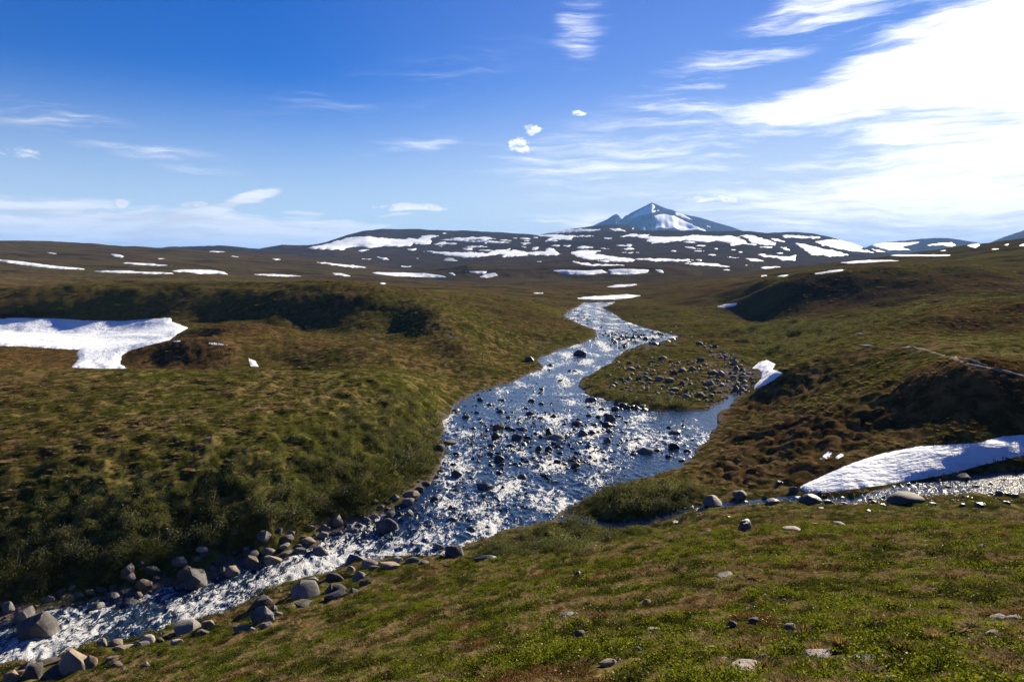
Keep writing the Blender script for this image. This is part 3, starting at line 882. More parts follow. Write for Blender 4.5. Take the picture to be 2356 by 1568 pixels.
# ------------------------------------------------------------------ boulders: places read off the photograph
K4 = lambda x, y: (785 + x * .3854, 736 + y * .3854)
K6 = lambda x, y: (x * .4687, 1104 + y * .4687)
K7 = lambda x, y: (859 + x * .6354, 1104 + y * .6354)
def many(conv, f, lst, kind, label, group, cat='boulder', name='boulder', hk=.36):
    for it in lst:
        x, y, w = it[:3]
        h = it[3] if len(it) > 3 else None
        px, py = conv(x, y)
        kd = it[4] if len(it) > 4 else kind
        lb = it[5] if len(it) > 5 else label
        if lb == 'RIVER':
            lb = ('dark wet boulder in the smoother upper river beside the island' if y < 480 else 'dark low boulder in the shallows near the brown hummocky bank' if x > 1700 and y > 580 else
                  'dark wet stone off the lower tip of the island' if x > 1450 and y < 600 else 'dark wet boulder in the open river above the tall grey boulder' if y < 620 else
                  'dark wet boulder in the crowd around the tall grey boulder' if y < 765 else 'dark wet boulder in the riffle below the broad pale boulder' if y < 1000 else 'dark wet boulder in the white water above the rapids')
            w *= .84
        if kd == 'd' and group:
            kd = random.choice(('d', 'd', 'da', 'da', 'da', 'ta', 't' if random.random() < .6 else 'pa'))
        boulder(px, py, w * f, (h * f * .88) if h else w * f * random.uniform(hk * .75, hk * 1.2), kd, lb, group, name, cat=cat)
# open river
many(K4, .3854, [
 (1425,226,90,40),(1250,290,45),(1365,322,35),(1395,326,35),(1310,384,45),(1195,436,45),(1190,458,40),(830,502,50),(965,504,40),(1135,510,55),(1195,524,40),(885,532,40),(1495,510,90),
 (1100,553,40),(680,553,60),(950,576,65),(750,610,70),(1000,610,45),(1130,593,70),(1270,606,55),(1195,614,55),(1480,598,50),(1560,565,60),(1640,564,70),(1680,535,80),(1740,530,60),(1800,525,70),
 (1600,636,100,55),(790,676,40),(1000,676,65),(1085,684,60),(1165,710,55),(1240,710,70,45),(1410,654,90),(1510,654,60),(1590,665,80),(950,728,45),(1050,745,90,42),(990,734,40),
 (1440,720,80,40),(1500,709,70),(1590,760,60,35),(1600,694,50),(1995,708,110,28),(900,784,60),(1010,784,60),(1090,774,50),(1180,810,60,34),(1240,814,60,36),(1290,794,70),(1480,790,60),(1310,828,40),
 (1990,800,90,40),(2070,804,60),(1890,814,50),(1955,852,70),(2035,854,60),(690,830,70),(940,876,75,45,'w','dark rounded boulder standing alone in the middle of the shallow river'),(890,838,60),(1150,858,50),(1110,884,60),(1230,864,40),(1290,884,60),
 (1390,866,45,30),(1400,910,70,32),(1490,855,50),(1340,894,50),(960,900,45),(945,950,45),(895,944,40),(775,985,45),(1080,980,70,30),(1210,970,45,28),(970,1044,40,26),(830,1022,60),
 (555,1115,60,30),(715,1090,35),(770,1110,50),(655,1165,40,26),(660,1240,80,26),(780,1294,80,24),(1490,915,40),(1540,700,45),(1350,720,40),(1120,760,40),(870,690,40),(1060,640,45),(1330,650,40),(1420,760,50),
 (1250,900,40),(1190,935,40),(1040,900,45),(1300,940,40),(1450,880,40),(1560,820,35),(860,660,35),(1700,640,40),(1650,600,45),(1540,610,50),(1590,600,60)],
 'w', 'RIVER', 'boulders in the shallow river')
many(K4, .3854, [
 (935,680,70,56,'d','tall grey boulder rising highest from the water in mid river'),(922,742,52,52,'w','upright dark boulder just downstream of the tall grey one'),(1290,740,100,38,'p','broad pale flat topped boulder in mid river'),
 (1830,826,120,36,'d','long low grey boulder in the river near the brown bank'),(685,975,85,52,'w','pointed dark boulder splitting the white water near the left bank'),(860,1050,110,46,'w','wide dark boulder with a smaller one behind it in the river'),
 (265,1304,150,84,'dr','large smooth rounded pale boulder in the rapids'),(680,1412,130,76,'da','large angular grey boulder at the grassy river edge'),(580,1404,80,44,'d','grey boulder beside the large angular one at the grassy edge'),
 (650,754,90,32,'t','pale boulder lying against the left bank beside the water'),(590,780,90,46,'d','grey boulder half set into the left heath bank'),(1120,247,66,38,'w','dark boulder at the foot of the heath slope where the river bends')],
 'd', None, None)
# left bank above the rapids and both sides of the rapids
many(K4, .3854, [(395,1094,80),(420,1054,90,34),(465,1014,60),(510,988,60),(320,1068,60),(600,914,50),(345,1210,70,40),(405,1204,60,40),(295,1199,60,40),(100,1254,50),(60,1300,70),(150,1204,60),(200,1090,40),(240,1120,40),(580,950,45)],
 'd', 'grey stone at the edge of the left bank above the rapids', 'stones along the left bank')
many(K6, .4687, [
 (880,424,80,42),(740,462,80,42),(550,544,45,30),(435,558,40,28),(490,548,60),(1100,458,50,30),(1230,418,85,42),(1400,304,80,36),(1510,312,70,30),(1580,284,60,30),(1650,220,65,52),(1660,280,50),(1730,284,60,24),
 (1520,244,50),(1590,244,60,24),(1390,334,60,22),(1310,364,70,24),(1400,368,60),(1470,370,66,38),(1230,384,90,30),(990,354,60,22),(1000,384,60),(1150,270,35,25),(1370,264,40,36),(1290,304,80,44),(640,494,50,40),
 (690,420,40),(760,490,40),(300,560,50,24),(350,540,45),(390,570,40),(240,590,50),(1100,400,45),(1150,360,35),(1210,350,40),(1430,270,40),(1760,250,40),(1830,190,45),(1460,330,45),(960,400,45),(1040,440,40),(1060,420,36)],
 'd', 'grey stone on the stony left shore of the rapids', 'stones along the left bank')
many(K6, .4687, [
 (950,534,148,92,'d','big blocky grey boulder at the left shore of the rapids'),(900,486,100,72,'t','leaning streaked boulder behind the big blocky one'),(620,478,65,70,'d','upright egg shaped boulder against the dark left bank'),
 (700,544,80,64,'t','tan boulder with a broken sunlit face on the left shore'),(105,716,92,98,'d','tall wedge shaped boulder standing behind the huge one in the rapids'),(165,816,215,142,'d','huge dark boulder with a sunlit edge standing in the rapids'),
 (30,645,70,50,'d','rounded boulder at the dark far edge of the rapids'),(1145,474,92,56,'t','rounded tan boulder beside the gravel at the rapids'),(1330,420,92,52,'t','pale brown boulder at the head of the white water'),
 (1560,394,110,44,'w','rounded dark boulder with white water pouring around it'),(1735,404,120,50,'w','brown rock hump under the water spilling into the rapids'),(460,672,84,40,'w','low brown wet boulder in mid rapids'),(625,655,96,34,'w','dark low rock awash in the rapids'),
 (545,600,72,36,'w','dark wet boulder near the left shore of the rapids'),(680,596,40,42,'t','small upright sunlit stone near the left shore'),
 (1500,578,195,72,'d','long low slab like boulder on the right shore of the rapids'),(1260,634,142,74,'d','large domed grey boulder on the grassy right shore'),(1280,694,122,70,'d','grey boulder directly below the large domed one'),
 (900,744,175,60,'d','long whaleback boulder along the right water edge'),(350,940,175,98,'ta','sharp tan slab tilted up on the right shore'),(440,918,74,66,'t','pale block beside the sharp tan slab'),
 (560,814,82,40,'t','flat topped tan boulder at the right water edge'),(710,806,82,50,'p','pale angular boulder on the right shore')],
 'd', None, None)
many(K6, .4687, [
 (1810,426,92,40),(1725,454,60,36),(1760,486,70,44),(1790,514,60,44),(1835,434,50),(1640,494,92,44),(1525,504,84,34),(1660,546,90,44),(1620,556,60,60),(1640,586,112,50),(1735,556,50,30),(1340,644,60,36),(1360,668,50,28),
 (1325,698,50,48),(1300,724,60,34),(1180,740,84,36),(1235,744,50,24),(1010,726,70,44),(990,760,60,28),(700,818,60,34),(780,798,40,36),(860,808,60,30),(835,768,40),(495,814,52,46),(600,834,100,22),
 (270,966,150,60),(160,966,120,76),(40,990,96,60),(240,908,120,24),(130,922,80,34),(1485,620,100,22),(570,918,60,28),(545,884,60),(605,934,40),(710,914,50,26),(1900,434,120,34),(1940,404,70),(2020,404,80),(2080,410,50),(220,975,80,40),(90,960,60,40)],
 'd', 'grey rock among the jumble along the right shore of the rapids', 'rocks along the right shore of the rapids')
# stones in the near hillside
many(K7, .6354, [
 (1350,180,62,42,'wa','dark pointed rock jutting out of the green hillside'),(1690,165,52,22,'d','grey rounded rock lying on the upper edge of the near hillside'),(1520,180,64,12,'p','flat pale rock lying in the grass near the dark pointed rock'),
 (740,347,36,22,'w','small dark rounded rock on the hillside near grey bushes'),(1275,349,72,12,'d','flat grey rock sunk in the green heath'),(755,442,32,20,'p','small whitish rock beside a hummock on the hillside'),
 (700,497,74,26,'w','low dark rock with a paler stone touching it'),(850,674,74,36,'t','rusty brown rock with a tapering tail in the grass'),(2270,514,96,34,'d','large mossy grey rock at the right of the near hillside'),
 (1015,543,56,14,'p','flat white rock in the mossy turf'),(1820,530,38,18,'p','white quartz stone in the heath'),(1510,543,54,26,'d','rounded grey rock in the heath among low plants'),(1620,646,140,20,'pa','broad pale slab of bedrock showing through the turf'),
 (1375,700,200,24,'pa','long pinkish pale slab of bedrock beside grass tufts'),(1890,728,58,22,'p','whitish rounded stone at the foot of the layered slab'),(400,288,92,22,'w','dark heathery rock on the brow above the river')],
 'd', None, None, 'rock', 'rock')
many(K7, .6354, [(1215,185,20),(740,492,35,18),(765,522,15),(990,449,42),(750,569,55),(955,619,36,20),(1105,599,32),(1225,614,46,24),(1300,528,40,22),(1385,513,50,16),(1550,559,46,16),(1520,502,64,20),(2330,514,60),(2250,562,54,18),(1270,657,52,18),
 (1420,648,52),(1800,457,20),(940,580,24),(1060,680,26),(560,610,30),(1960,600,26),(2100,560,30),(1490,440,24),(1180,410,22),(1950,330,22),(2210,240,26),(1640,300,20),(1420,420,22),(640,440,20),(480,520,24),(1720,600,24),(330,640,28),(2050,420,22),(1880,180,20),(1600,165,26)],
 'd', 'small grey stone half buried in the heath of the near hillside', 'stones scattered over the near hillside', 'rock', 'rock', .42)
# creek side
many(lambda x, y: (1350 + x * .427, 736 + y * .427), .427, [(1740,985,200,62,'dr','broad domed boulder beside the glittering creek'),(2045,862,90,36,'d','rounded boulder at the far edge of the glittering creek'),(700,1000,130,50,'d','flat grey boulder by the narrow creek'),
 (830,958,80,44,'d','rounded boulder half in the creek below the hummocks'),(1010,990,84,34,'w','dark boulder lying across the narrow creek'),(1215,985,120,58,'wr','dark heathy hump at the edge of the creek below the snow')], 'd', None, None)
many(lambda x, y: (1350 + x * .427, 736 + y * .427), .427, [(1390,995,50),(1310,990,60),(1540,975,40),(1600,1000,40),(1870,1000,50),(2030,1000,40),(2130,1000,80,20),(2270,995,50),(2230,940,60),(2320,950,50),(1120,925,60,30),(1045,885,50),(610,1030,80,14),(560,1020,50),(480,1095,50,14),(1520,1030,40),
 (1260,1020,40),(960,965,40),(770,1065,40),(1950,905,36),(2100,900,34),(2180,890,30),(1700,905,30),(2250,870,30),(2000,930,30),(1800,890,30)], 'w', 'dark stone beside the side creek below the snow', 'stones along the side creek')
# the island and the dry channel behind it: stones picked at random inside the areas they cover
def scatter_px(poly, nmax, wmin, wmax, kind, label, group, hk=.45):
    a = np.array(poly, float)
    lo, hi = a.min(0), a.max(0)
    got = 0
    placed = []
    for _ in range(nmax * 30):
        p = lo + (hi - lo) * rng.random(2)
        if not in_poly(p[None], a)[0]:
            continue
        w = wmin + (wmax - wmin) * rng.random() ** 2.2
        w *= .45 + .55 * (p[1] - 690) / 220
        if any((p[0] - q_[0]) ** 2 + ((p[1] - q_[1]) * 2) ** 2 < ((w + q_[2]) * .42) ** 2 for q_ in placed):
            continue
        placed.append((p[0], p[1], w))
        boulder(p[0], p[1], w, w * random.uniform(hk * .8, hk * 1.25), kind, label, group)
        got += 1
        if got >= nmax:
            break
scatter_px([(1400,838),(1480,820),(1600,828),(1690,850),(1700,880),(1640,915),(1540,925),(1460,905),(1380,880)], 66, 12, 26, 'd', 'grey stone in the stony field on the grassy river island', 'stones on the river island')
scatter_px([(1600,790),(1650,800),(1700,838),(1735,862),(1725,890),(1690,905),(1700,870),(1670,830)], 26, 12, 28, 'd', 'grey stone in the dry channel between island and hillside', 'stones in the dry channel')
scatter_px([(1400,775),(1450,768),(1560,775),(1540,790),(1470,800),(1420,806)], 16, 14, 26, 'w', 'dark stone in the cluster at the head of the island', 'stones at the head of the island')
scatter_px([(1400,925),(1500,945),(1480,955),(1420,945)], 6, 16, 28, 'w', 'dark stone in the water at the tail of the island', 'stones at the tail of the island')

# ------------------------------------------------------------------ smaller stones, too many to tell apart: one mesh per area
def stone_stuff(name, pts, label, mats):
    """pts: x,y,z,size  -> joined low stones"""
    bm = bmesh.new()
    protos = []
    for i in range(6):
        b2 = bmesh.new()
        rg = np.random.default_rng(900 + i)
        p = rg.normal(size=(11, 3)); p /= np.linalg.norm(p, axis=1)[:, None]; p *= np.array([.5, .45, .33])
        for c in p: b2.verts.new(c)
        bmesh.ops.convex_hull(b2, input=b2.verts[:])
        b2.verts.ensure_lookup_table(); b2.verts.index_update()
        protos.append((np.array([v.co[:] for v in b2.verts]), [[v.index for v in f.verts] for f in b2.faces]))
        b2.free()
    V = []; F = []; base = 0
    for (x, y, z, s) in pts:
        v, f = protos[random.randrange(6)]
        a = random.uniform(0, 6.28)
        ca, sa = math.cos(a), math.sin(a)
        q_ = v * s * np.array([1, random.uniform(.6, 1), random.uniform(.6, 1.1)])
        q_ = np.stack([q_[:, 0] * ca - q_[:, 1] * sa + x, q_[:, 0] * sa + q_[:, 1] * ca + y, q_[:, 2] + z], 1)
        V.append(q_); F.extend([[i + base for i in t_] for t_ in f]); base += len(v)
    bm.free()
    o = mesh_obj(name, np.concatenate(V), F, mats, smooth=False, kind='stuff', label=label, cat='stones')
    return o
sp = []
def rnd_px(poly, nn, smin, smax, lst, minwd=-99):
    a = np.array(poly, float); lo, hi = a.min(0), a.max(0)
    P = lo + (hi - lo) * rng.random((nn * 3, 2))
    P = P[in_poly(P, a)][:nn]
    for p in P:
        c = cast(p[0], p[1])
        if c is None: continue
        s = smin + (smax - smin) * rng.random() ** 2.5
        z = c[2]
        if float(gridval(WD, c[0], c[1])) < 0:
            if s < .28: continue
            z = float(water_level(c[0], c[1]))
        lst.append((c[0], c[1], z + s * .05, s))
LB = [(620,1265),(780,1195),(900,1140),(960,1100),(985,1120),(940,1165),(850,1200),(760,1235),(690,1275),(560,1320),(480,1335),(330,1375),(100,1415),(0,1440),(0,1380),(200,1350),(330,1335),(420,1300),(540,1275)]
rnd_px(LB, 900, .06, .5, sp)
rnd_px([(0,1520),(220,1470),(480,1418),(620,1355),(780,1300),(1080,1262),(1100,1275),(860,1310),(720,1370),(660,1420),(520,1455),(300,1520),(150,1568),(0,1568)], 500, .06, .4, sp)
rnd_px([(1360,860),(1480,815),(1600,822),(1700,845),(1710,900),(1640,930),(1500,935),(1400,910)], 700, .1, .75, sp)
rnd_px([(1400,840),(1480,822),(1600,830),(1695,850),(1700,890),(1640,915),(1540,925),(1450,900)], 420, .2, .8, sp)
rnd_px([(1590,785),(1650,795),(1740,850),(1735,895),(1690,915),(1690,860)], 500, .1, .8, sp)
rnd_px([(1290,712),(1345,712),(1370,745),(1330,748),(1290,738)], 160, .2, 1.1, sp)
rnd_px([(1380,765),(1450,760),(1575,772),(1545,795),(1470,805),(1430,815)], 420, .2, 1.1, sp)
rnd_px([(1420,700),(1500,735),(1620,770),(1600,790),(1560,772),(1460,748),(1410,728)], 160, .2, .9, sp)
rnd_px([(1020,960),(1080,905),(1250,830),(1340,780),(1385,765),(1385,776),(1290,812),(1250,850),(1100,915),(1035,970)], 220, .15, .8, sp)
rnd_px([(1000,745),(1030,750),(1120,810),(1160,840),(1130,845),(1060,800)], 150, .1, .6, sp)
rnd_px([(1050,730),(1250,770),(1300,790),(1220,830),(1120,790)], 70, .15, .7, sp)
stone_stuff('shore_stones', sp, 'loose grey stones scattered along the river shores and island', M_ROCK)
sp = []
rnd_px([(1560,955),(1600,1030),(1420,1100),(1250,1150),(1040,1090),(1030,970),(1120,905),(1300,830),(1400,830),(1330,880),(1380,930)], 380, .28, .8, sp)
rnd_px([(1060,985),(1250,955),(1450,985),(1450,1040),(1300,1090),(1100,1080)], 280, .28, .9, sp)
rnd_px([(1300,720),(1400,700),(1440,745),(1540,775),(1440,800),(1330,800),(1375,765)], 200, .28, 1.0, sp)
rnd_px([(1010,1100),(1250,1150),(1150,1210),(900,1260),(700,1290),(850,1200)], 160, .28, .6, sp)
stone_stuff('river_stones', sp, 'small dark wet stones littering the shallow river', M_ROCKW)
sp = []
rnd_px([(1840,1135),(1990,1128),(2187,1092),(2400,1070),(2400,1150),(2130,1155),(1990,1165),(1840,1155)], 420, .08, .45, sp)
rnd_px([(1380,1195),(1560,1170),(1840,1142),(1840,1160),(1560,1188),(1400,1212)], 120, .08, .35, sp)
rnd_px([(900,1568),(1100,1420),(2356,1330),(2356,1568)], 260, .02, .11, sp)
stone_stuff('creek_stones', sp, 'small dark stones strewn in the side creek and hillside turf', M_ROCKW)

# ------------------------------------------------------------------ water surfaces
BR = np.array(boulders_in_river)
def polar_patch(poly, daz, drf, drmax):
    a = np.arctan2(poly[:, 0], poly[:, 1]); r = np.hypot(poly[:, 0], poly[:, 1])
    A = np.arange(a.min() - daz, a.max() + daz, daz)
    Rl = [r.min() * .99]
    while Rl[-1] < r.max() * 1.01:
        Rl.append(Rl[-1] + min(max(Rl[-1] ** 2 / 14000.0, drf), drmax))
    Rl = np.array(Rl)
    AA, RR = np.meshgrid(A, Rl)
    X = (np.sin(AA) * RR).ravel(); Y = (np.cos(AA) * RR).ravel()
    nr, na = len(Rl), len(A)
    i, j = np.meshgrid(np.arange(nr - 1), np.arange(na - 1), indexing='ij')
    F = np.stack([i * na + j, (i + 1) * na + j, (i + 1) * na + j + 1, i * na + j + 1], -1).reshape(-1, 4)[:, ::-1]
    return X, Y, F
def water_obj(name, X, Y, F, keepv, zlev, rough, foam_sparkle, label, mat=None):
    amp = rough
    ca, sa = math.cos(R(-28)), math.sin(R(-28))
    U = X * ca - Y * sa; Vv = X * sa + Y * ca
    wv_ = .5 * fbm(U / .9, Vv / 1.7, 3, 81) + .5 * (1 - 2 * np.abs(perlin(U / .7, Vv / 1.3, 88)))
    Z = zlev + amp * wv_ * .5
    f = F[keepv[F].any(1)]
    used = np.unique(f)
    remap = np.full(len(X), -1); remap[used] = np.arange(len(used))
    return mesh_obj(name, np.stack([X, Y, Z], 1)[used], remap[f], mat or M_WATER, kind='structure', label=label, attrs=dict(foam_sparkle=foam_sparkle[used]))
X, Y, F = polar_patch(river_w, .0011, .05, 2.5)
PW = np.stack([X, Y], 1)
insd = in_poly(PW, river_w)
dsh = np.full(len(X), 9.0)
dsh[insd] = np.nan_to_num(gridval(-WD, X[insd], Y[insd]))
keepw = insd.copy()
near_edge = ~insd
dd = gridval(WD, X, Y)
keepw |= (dd < .35)
foam_sparkle = .37 + .75 * perlin(X / 3.2, Y / 7., 91) + .15 * sstep(140, 90, Y) + .16 * sstep(105, 140, Y)  # base flecks painted white for sun sparkle and the silver upper reach
rap = zone(X, Y, [(760,1300,-.6,None,5.5,1.0),(700,1320,-.8,None,3.5,1.0),(640,1340,-.9,None,3.0,.9),(900,1262,-.2,None,4.0,.85),(980,1240,-.1,None,4,.75),(470,1390,-1.2,None,4.5,.8),(370,1420,-1.3,None,4.0,.6),(100,1480,-1.6,None,4.5,.95),(60,1510,-1.7,None,3,.9),(250,1400,-1.4,None,3,.55),
                  (1100,1150,0,None,4.0,.62),(1260,1150,0,None,4.0,.75),(1330,1165,0,None,3.0,.6),(1050,1100,0,None,4.5,.55),(1030,1030,0,None,4,.6),(1500,1010,0,None,6,.75),(1440,1060,0,None,5,.6),(1580,980,0,None,5,.5),(1450,980,0,None,5,.6),(1300,1000,0,None,7,.35),(1150,1200,0,None,4,.55)])
foam_sparkle = np.maximum(foam_sparkle, np.minimum(rap * 1.08, 1.0))
for bx, by, br in BR:
    # water piles up upstream of a stone and foams in its wake (the river runs towards the viewer and left)
    dx_, dy_ = X - bx, Y - by
    al = -dx_ * .42 - dy_ * .907; ac = dx_ * .907 - dy_ * .42          # along and across the current
    w_ = (al > -3 * br - 1) & (al < 9 * br + 3) & (np.abs(ac) < 3 * br + 1)
    a1, c1 = al[w_], ac[w_]
    c1 = c1 + .35 * br * np.sin(a1 * 1.7 + bx)
    wake = np.where(a1 > 0, np.exp(-a1 / (3.2 * br + .9)) * np.exp(-(c1 / (.8 * br + .16 + .10 * np.maximum(a1, 0))) ** 2), 0) * 1.05
    pil = np.exp(-((a1 + 1.05 * br) / (.45 * br + .15)) ** 2 - (c1 / (.9 * br + .1)) ** 2) * .85
    foam_sparkle[w_] = np.maximum(foam_sparkle[w_], np.maximum(wake, pil) * (.75 + .4 * perlin(X[w_] * .35, Y[w_] * .35, 5)))
flowamp = .10 + .22 * np.clip(foam_sparkle, 0, 1) + .15 * sstep(300, 120, np.hypot(X, Y)) * .3
flowamp = flowamp * np.where(insd, 1, .2)
calm = zone(X, Y, [(1620,955,0,None,7,1),(1550,1085,0,None,5,.9),(1130,930,0,None,9,.6),(1680,920,.2,None,8,1)])
flowamp *= 1 - .8 * calm
foam_sparkle *= 1 - .7 * calm
water_obj('river', X, Y, F, keepw, water_level(X, Y), flowamp, np.clip(foam_sparkle, 0, 1.2), 'shallow rushing river winding down the valley')
# creek ribbon
cx_ = creek_c
A = cx_[:, :2]
tg = np.gradient(A, axis=0); tg /= np.linalg.norm(tg, axis=1)[:, None]
nn_ = np.stack([-tg[:, 1], tg[:, 0]], 1)
us = np.linspace(-1, 1, 40)
fi = np.linspace(0, len(A) - 1, 900)
ip = lambda a_: np.stack([np.interp(fi, np.arange(len(A)), a_[:, k_]) for k_ in range(a_.shape[1])], 1)
Ac, Nc, ZH = ip(A), ip(nn_), ip(cx_[:, 2:4])
X = (Ac[:, 0][:, None] + Nc[:, 0][:, None] * us[None] * (ZH[:, 1][:, None] + .15)).ravel()
Y = (Ac[:, 1][:, None] + Nc[:, 1][:, None] * us[None] * (ZH[:, 1][:, None] + .15)).ravel()
Z = np.repeat(ZH[:, 0], len(us)) - .03
i, j = np.meshgrid(np.arange(len(fi) - 1), np.arange(len(us) - 1), indexing='ij')
F = np.stack([i * 40 + j, i * 40 + j + 1, (i + 1) * 40 + j + 1, (i + 1) * 40 + j], -1).reshape(-1, 4)
water_obj('creek', X, Y, F, gridval(WD, X, Y) > -.8, Z, np.full(len(X), .06), .10 + .15 * perlin(X / 2, Y / 2, 33), 'narrow stony side creek running past the snow into the river', M_CREEK)

# ------------------------------------------------------------------ snow patches
def rough_poly(pts, step, amp, seed):
    d = densify(pts, step)
    nx = perlin(d[:, 0] / 14., d[:, 1] / 6., seed) + .6 * perlin(d[:, 0] / 5., d[:, 1] / 2.5, seed + 1)
    ny = perlin(d[:, 0] / 12. + 50, d[:, 1] / 5., seed + 2) + .6 * perlin(d[:, 0] / 5. + 9, d[:, 1] / 2.5, seed + 3)
    return np.stack([d[:, 0] + nx * amp * 2, d[:, 1] + ny * amp * .8], 1)
snow_no = [0]
def snow(pts, label, group=None, thick=None, amp=1.0, step=1.6):
    snow_no[0] += 1
    poly = rough_poly(pts, step, amp, 200 + snow_no[0])
    g = [cast(p[0], p[1]) for p in poly]
    g = [c for c in g if c is not None]
    if len(g) < 4:
        return
    G = np.array(g)
    r = np.hypot(G[:, 0], G[:, 1])
    med = np.median(r)
    okk = np.abs(np.log(r / med)) < .6
    G = G[okk]; r = r[okk]
    a = np.arctan2(G[:, 0], G[:, 1]); l = np.log(r)
    ka, kl = FOC, FOC * .12
    P2 = np.stack([a * ka, l * kl], 1)
    lo, hi = P2.min(0), P2.max(0)
    sx = max(2.2, (hi[0] - lo[0]) / 160); sy = max(.8, (hi[1] - lo[1]) / 60)
    gx, gy = np.meshgrid(np.arange(lo[0], hi[0], sx), np.arange(lo[1], hi[1], sy))
    I = np.stack([gx.ravel(), gy.ravel()], 1) + rng.normal(size=(gx.size, 2)) * .12
    I = I[in_poly(I, P2)]
    if len(I):
        sc2 = np.array([1, 2.5])
        dI = seg_dist(I * sc2, P2 * sc2)
        I = I[dI > .9]
        dI = dI[dI > .9]
    allp = np.concatenate([P2, I]) if len(I) else P2
    nb_ = len(P2)
    res = delaunay_2d_cdt([Vector(p) for p in allp], [(k_, (k_ + 1) % nb_) for k_ in range(nb_)], [], 1, 1e-5)
    vo, _, fo = res[0], res[1], res[2]
    v = np.array([p[:] for p in vo])
    rr = np.exp(v[:, 1] / kl); aa = v[:, 0] / ka
    X = np.sin(aa) * rr; Y = np.cos(aa) * rr
    Z = height(X, Y)
    dv = seg_dist(v * np.array([1, 2.5]), P2 * np.array([1, 2.5]))
    th = thick if thick else (.0007 * med + .10)
    prof = np.clip(dv / (14.0 if med < 260 else 5.0), 0, 1) ** .8
    Z = Z + th * prof + np.where(dv < .05, -.04 * th, .03 * th) 
    if 110 < med < 260 and len(v) > 900:        # swells added along the sun direction to give lit and shaded streaks
        U_ = X * math.sin(SUN_AZ) + Y * math.cos(SUN_AZ); V_ = X * math.cos(SUN_AZ) - Y * math.sin(SUN_AZ)
        Z += .9 * np.clip(dv / 30.0, 0, 1) * perlin(U_ / 8. + 3.3, V_ / 40., 97)
        Z = np.maximum(Z, height(X, Y) + np.where(dv < .05, -.01, .02 + .25 * np.clip(dv / 12.0, 0, 1)))
    if False:
        Z += .10 * prof * np.abs(perlin(X / .9, Y / 1.6, 95)) * (1 if med < 80 else 2)
    fo = [f for f in fo if len(set(f)) == 3]
    tri = np.array([f for f in fo])
    if len(tri) == 0:
        return
    # orient upwards
    e = (X[tri[:, 1]] - X[tri[:, 0]]) * (Y[tri[:, 2]] - Y[tri[:, 0]]) - (X[tri[:, 2]] - X[tri[:, 0]]) * (Y[tri[:, 1]] - Y[tri[:, 0]])
    tri[e < 0] = tri[e < 0][:, ::-1]
    return mesh_obj('snow_patch', np.stack([X, Y, Z], 1), tri, M_SNOW, label=label, cat='snow patch', group=group)
S1 = lambda L: [(x / 3, 454 + y / 3) for x, y in L]
S2 = lambda L: [(785.3 + x / 3, 454 + y / 3) for x, y in L]
S3 = lambda L: [(1570.7 + x / 3, 454 + y / 3) for x, y in L]
S5 = lambda L: [(1350 + x * .427, 736 + y * .427) for x, y in L]
snow(S1([(-300,832),(0,832),(150,830),(400,835),(600,848),(850,852),(1000,840),(1200,827),(1185,855),(1300,900),(1230,940),(1170,985),(1050,1015),(900,1055),(840,1095),(830,1150),(890,1182),(700,1182),(490,1172),(540,1115),(525,1080),(550,1050),(400,1045),(200,1030),(0,1025),(-300,1020)]),
     'large forked bluish snow field in the hollow behind the left meadow', thick=.22, amp=.8)
snow(S1([(1180,990),(1230,986),(1285,996),(1200,999)]), 'small snow sliver beside the forked snow field', amp=.3)
snow(S1([(1410,996),(1480,1000),(1610,1020),(1500,1020),(1430,1012)]), 'thin snow strip between the two brown mounds', amp=.4)
snow(S1([(1710,1105),(1760,1125),(1790,1170),(1730,1165)]), 'small bright snow scrap at the end of the brown mound', amp=.3)
snow(S5([(1140,900),(1200,870),(1390,785),(1480,752),(1600,715),(1780,680),(1950,668),(2100,660),(2180,640),(2240,625),(2356,615),(2600,600),(2600,705),(2356,728),(2230,758),(2100,790),(1960,830),(1800,858),(1650,880),(1440,912),(1260,930),(1180,928)]),
     'long bluish snow bank lying above the glittering creek', thick=.22, amp=.8)
snow(S5([(1255,748),(1300,705),(1325,708),(1310,735),(1290,748)]), 'small snow scrap among the brown hummocks', thick=.12, amp=.4)
snow(S5([(1330,745),(1370,715),(1388,728),(1355,748)]), 'second small snow scrap among the brown hummocks', thick=.12, amp=.4)
snow(S5([(1050,955),(1100,945),(1155,945),(1150,972),(1090,970)]), 'bright snow scrap at the edge of the creek', thick=.15, amp=.3)
snow(S5([(890,260),(925,228),(970,215),(1022,238),(1000,265),(1065,285),(1010,320),(960,350),(900,375),(905,350),(940,315),(945,280),(920,262)]), 'white snow patch at the foot of the right hillside beside the island', thick=.3, amp=.5)
snow(S2([(1600,697),(1750,682),(2000,670),(2078,677),(2000,692),(1900,703),(1750,705)]), 'bright flat snow strip at the head of the visible river', amp=.5)
snow(S3([(230,755),(300,735),(415,722),(360,750),(290,762)]), 'snow patch at the foot of the dark right bank', amp=.4)
GH, LH = 'snow patches on the left hill', 'white snow streak on the long brown hill behind the left meadow'
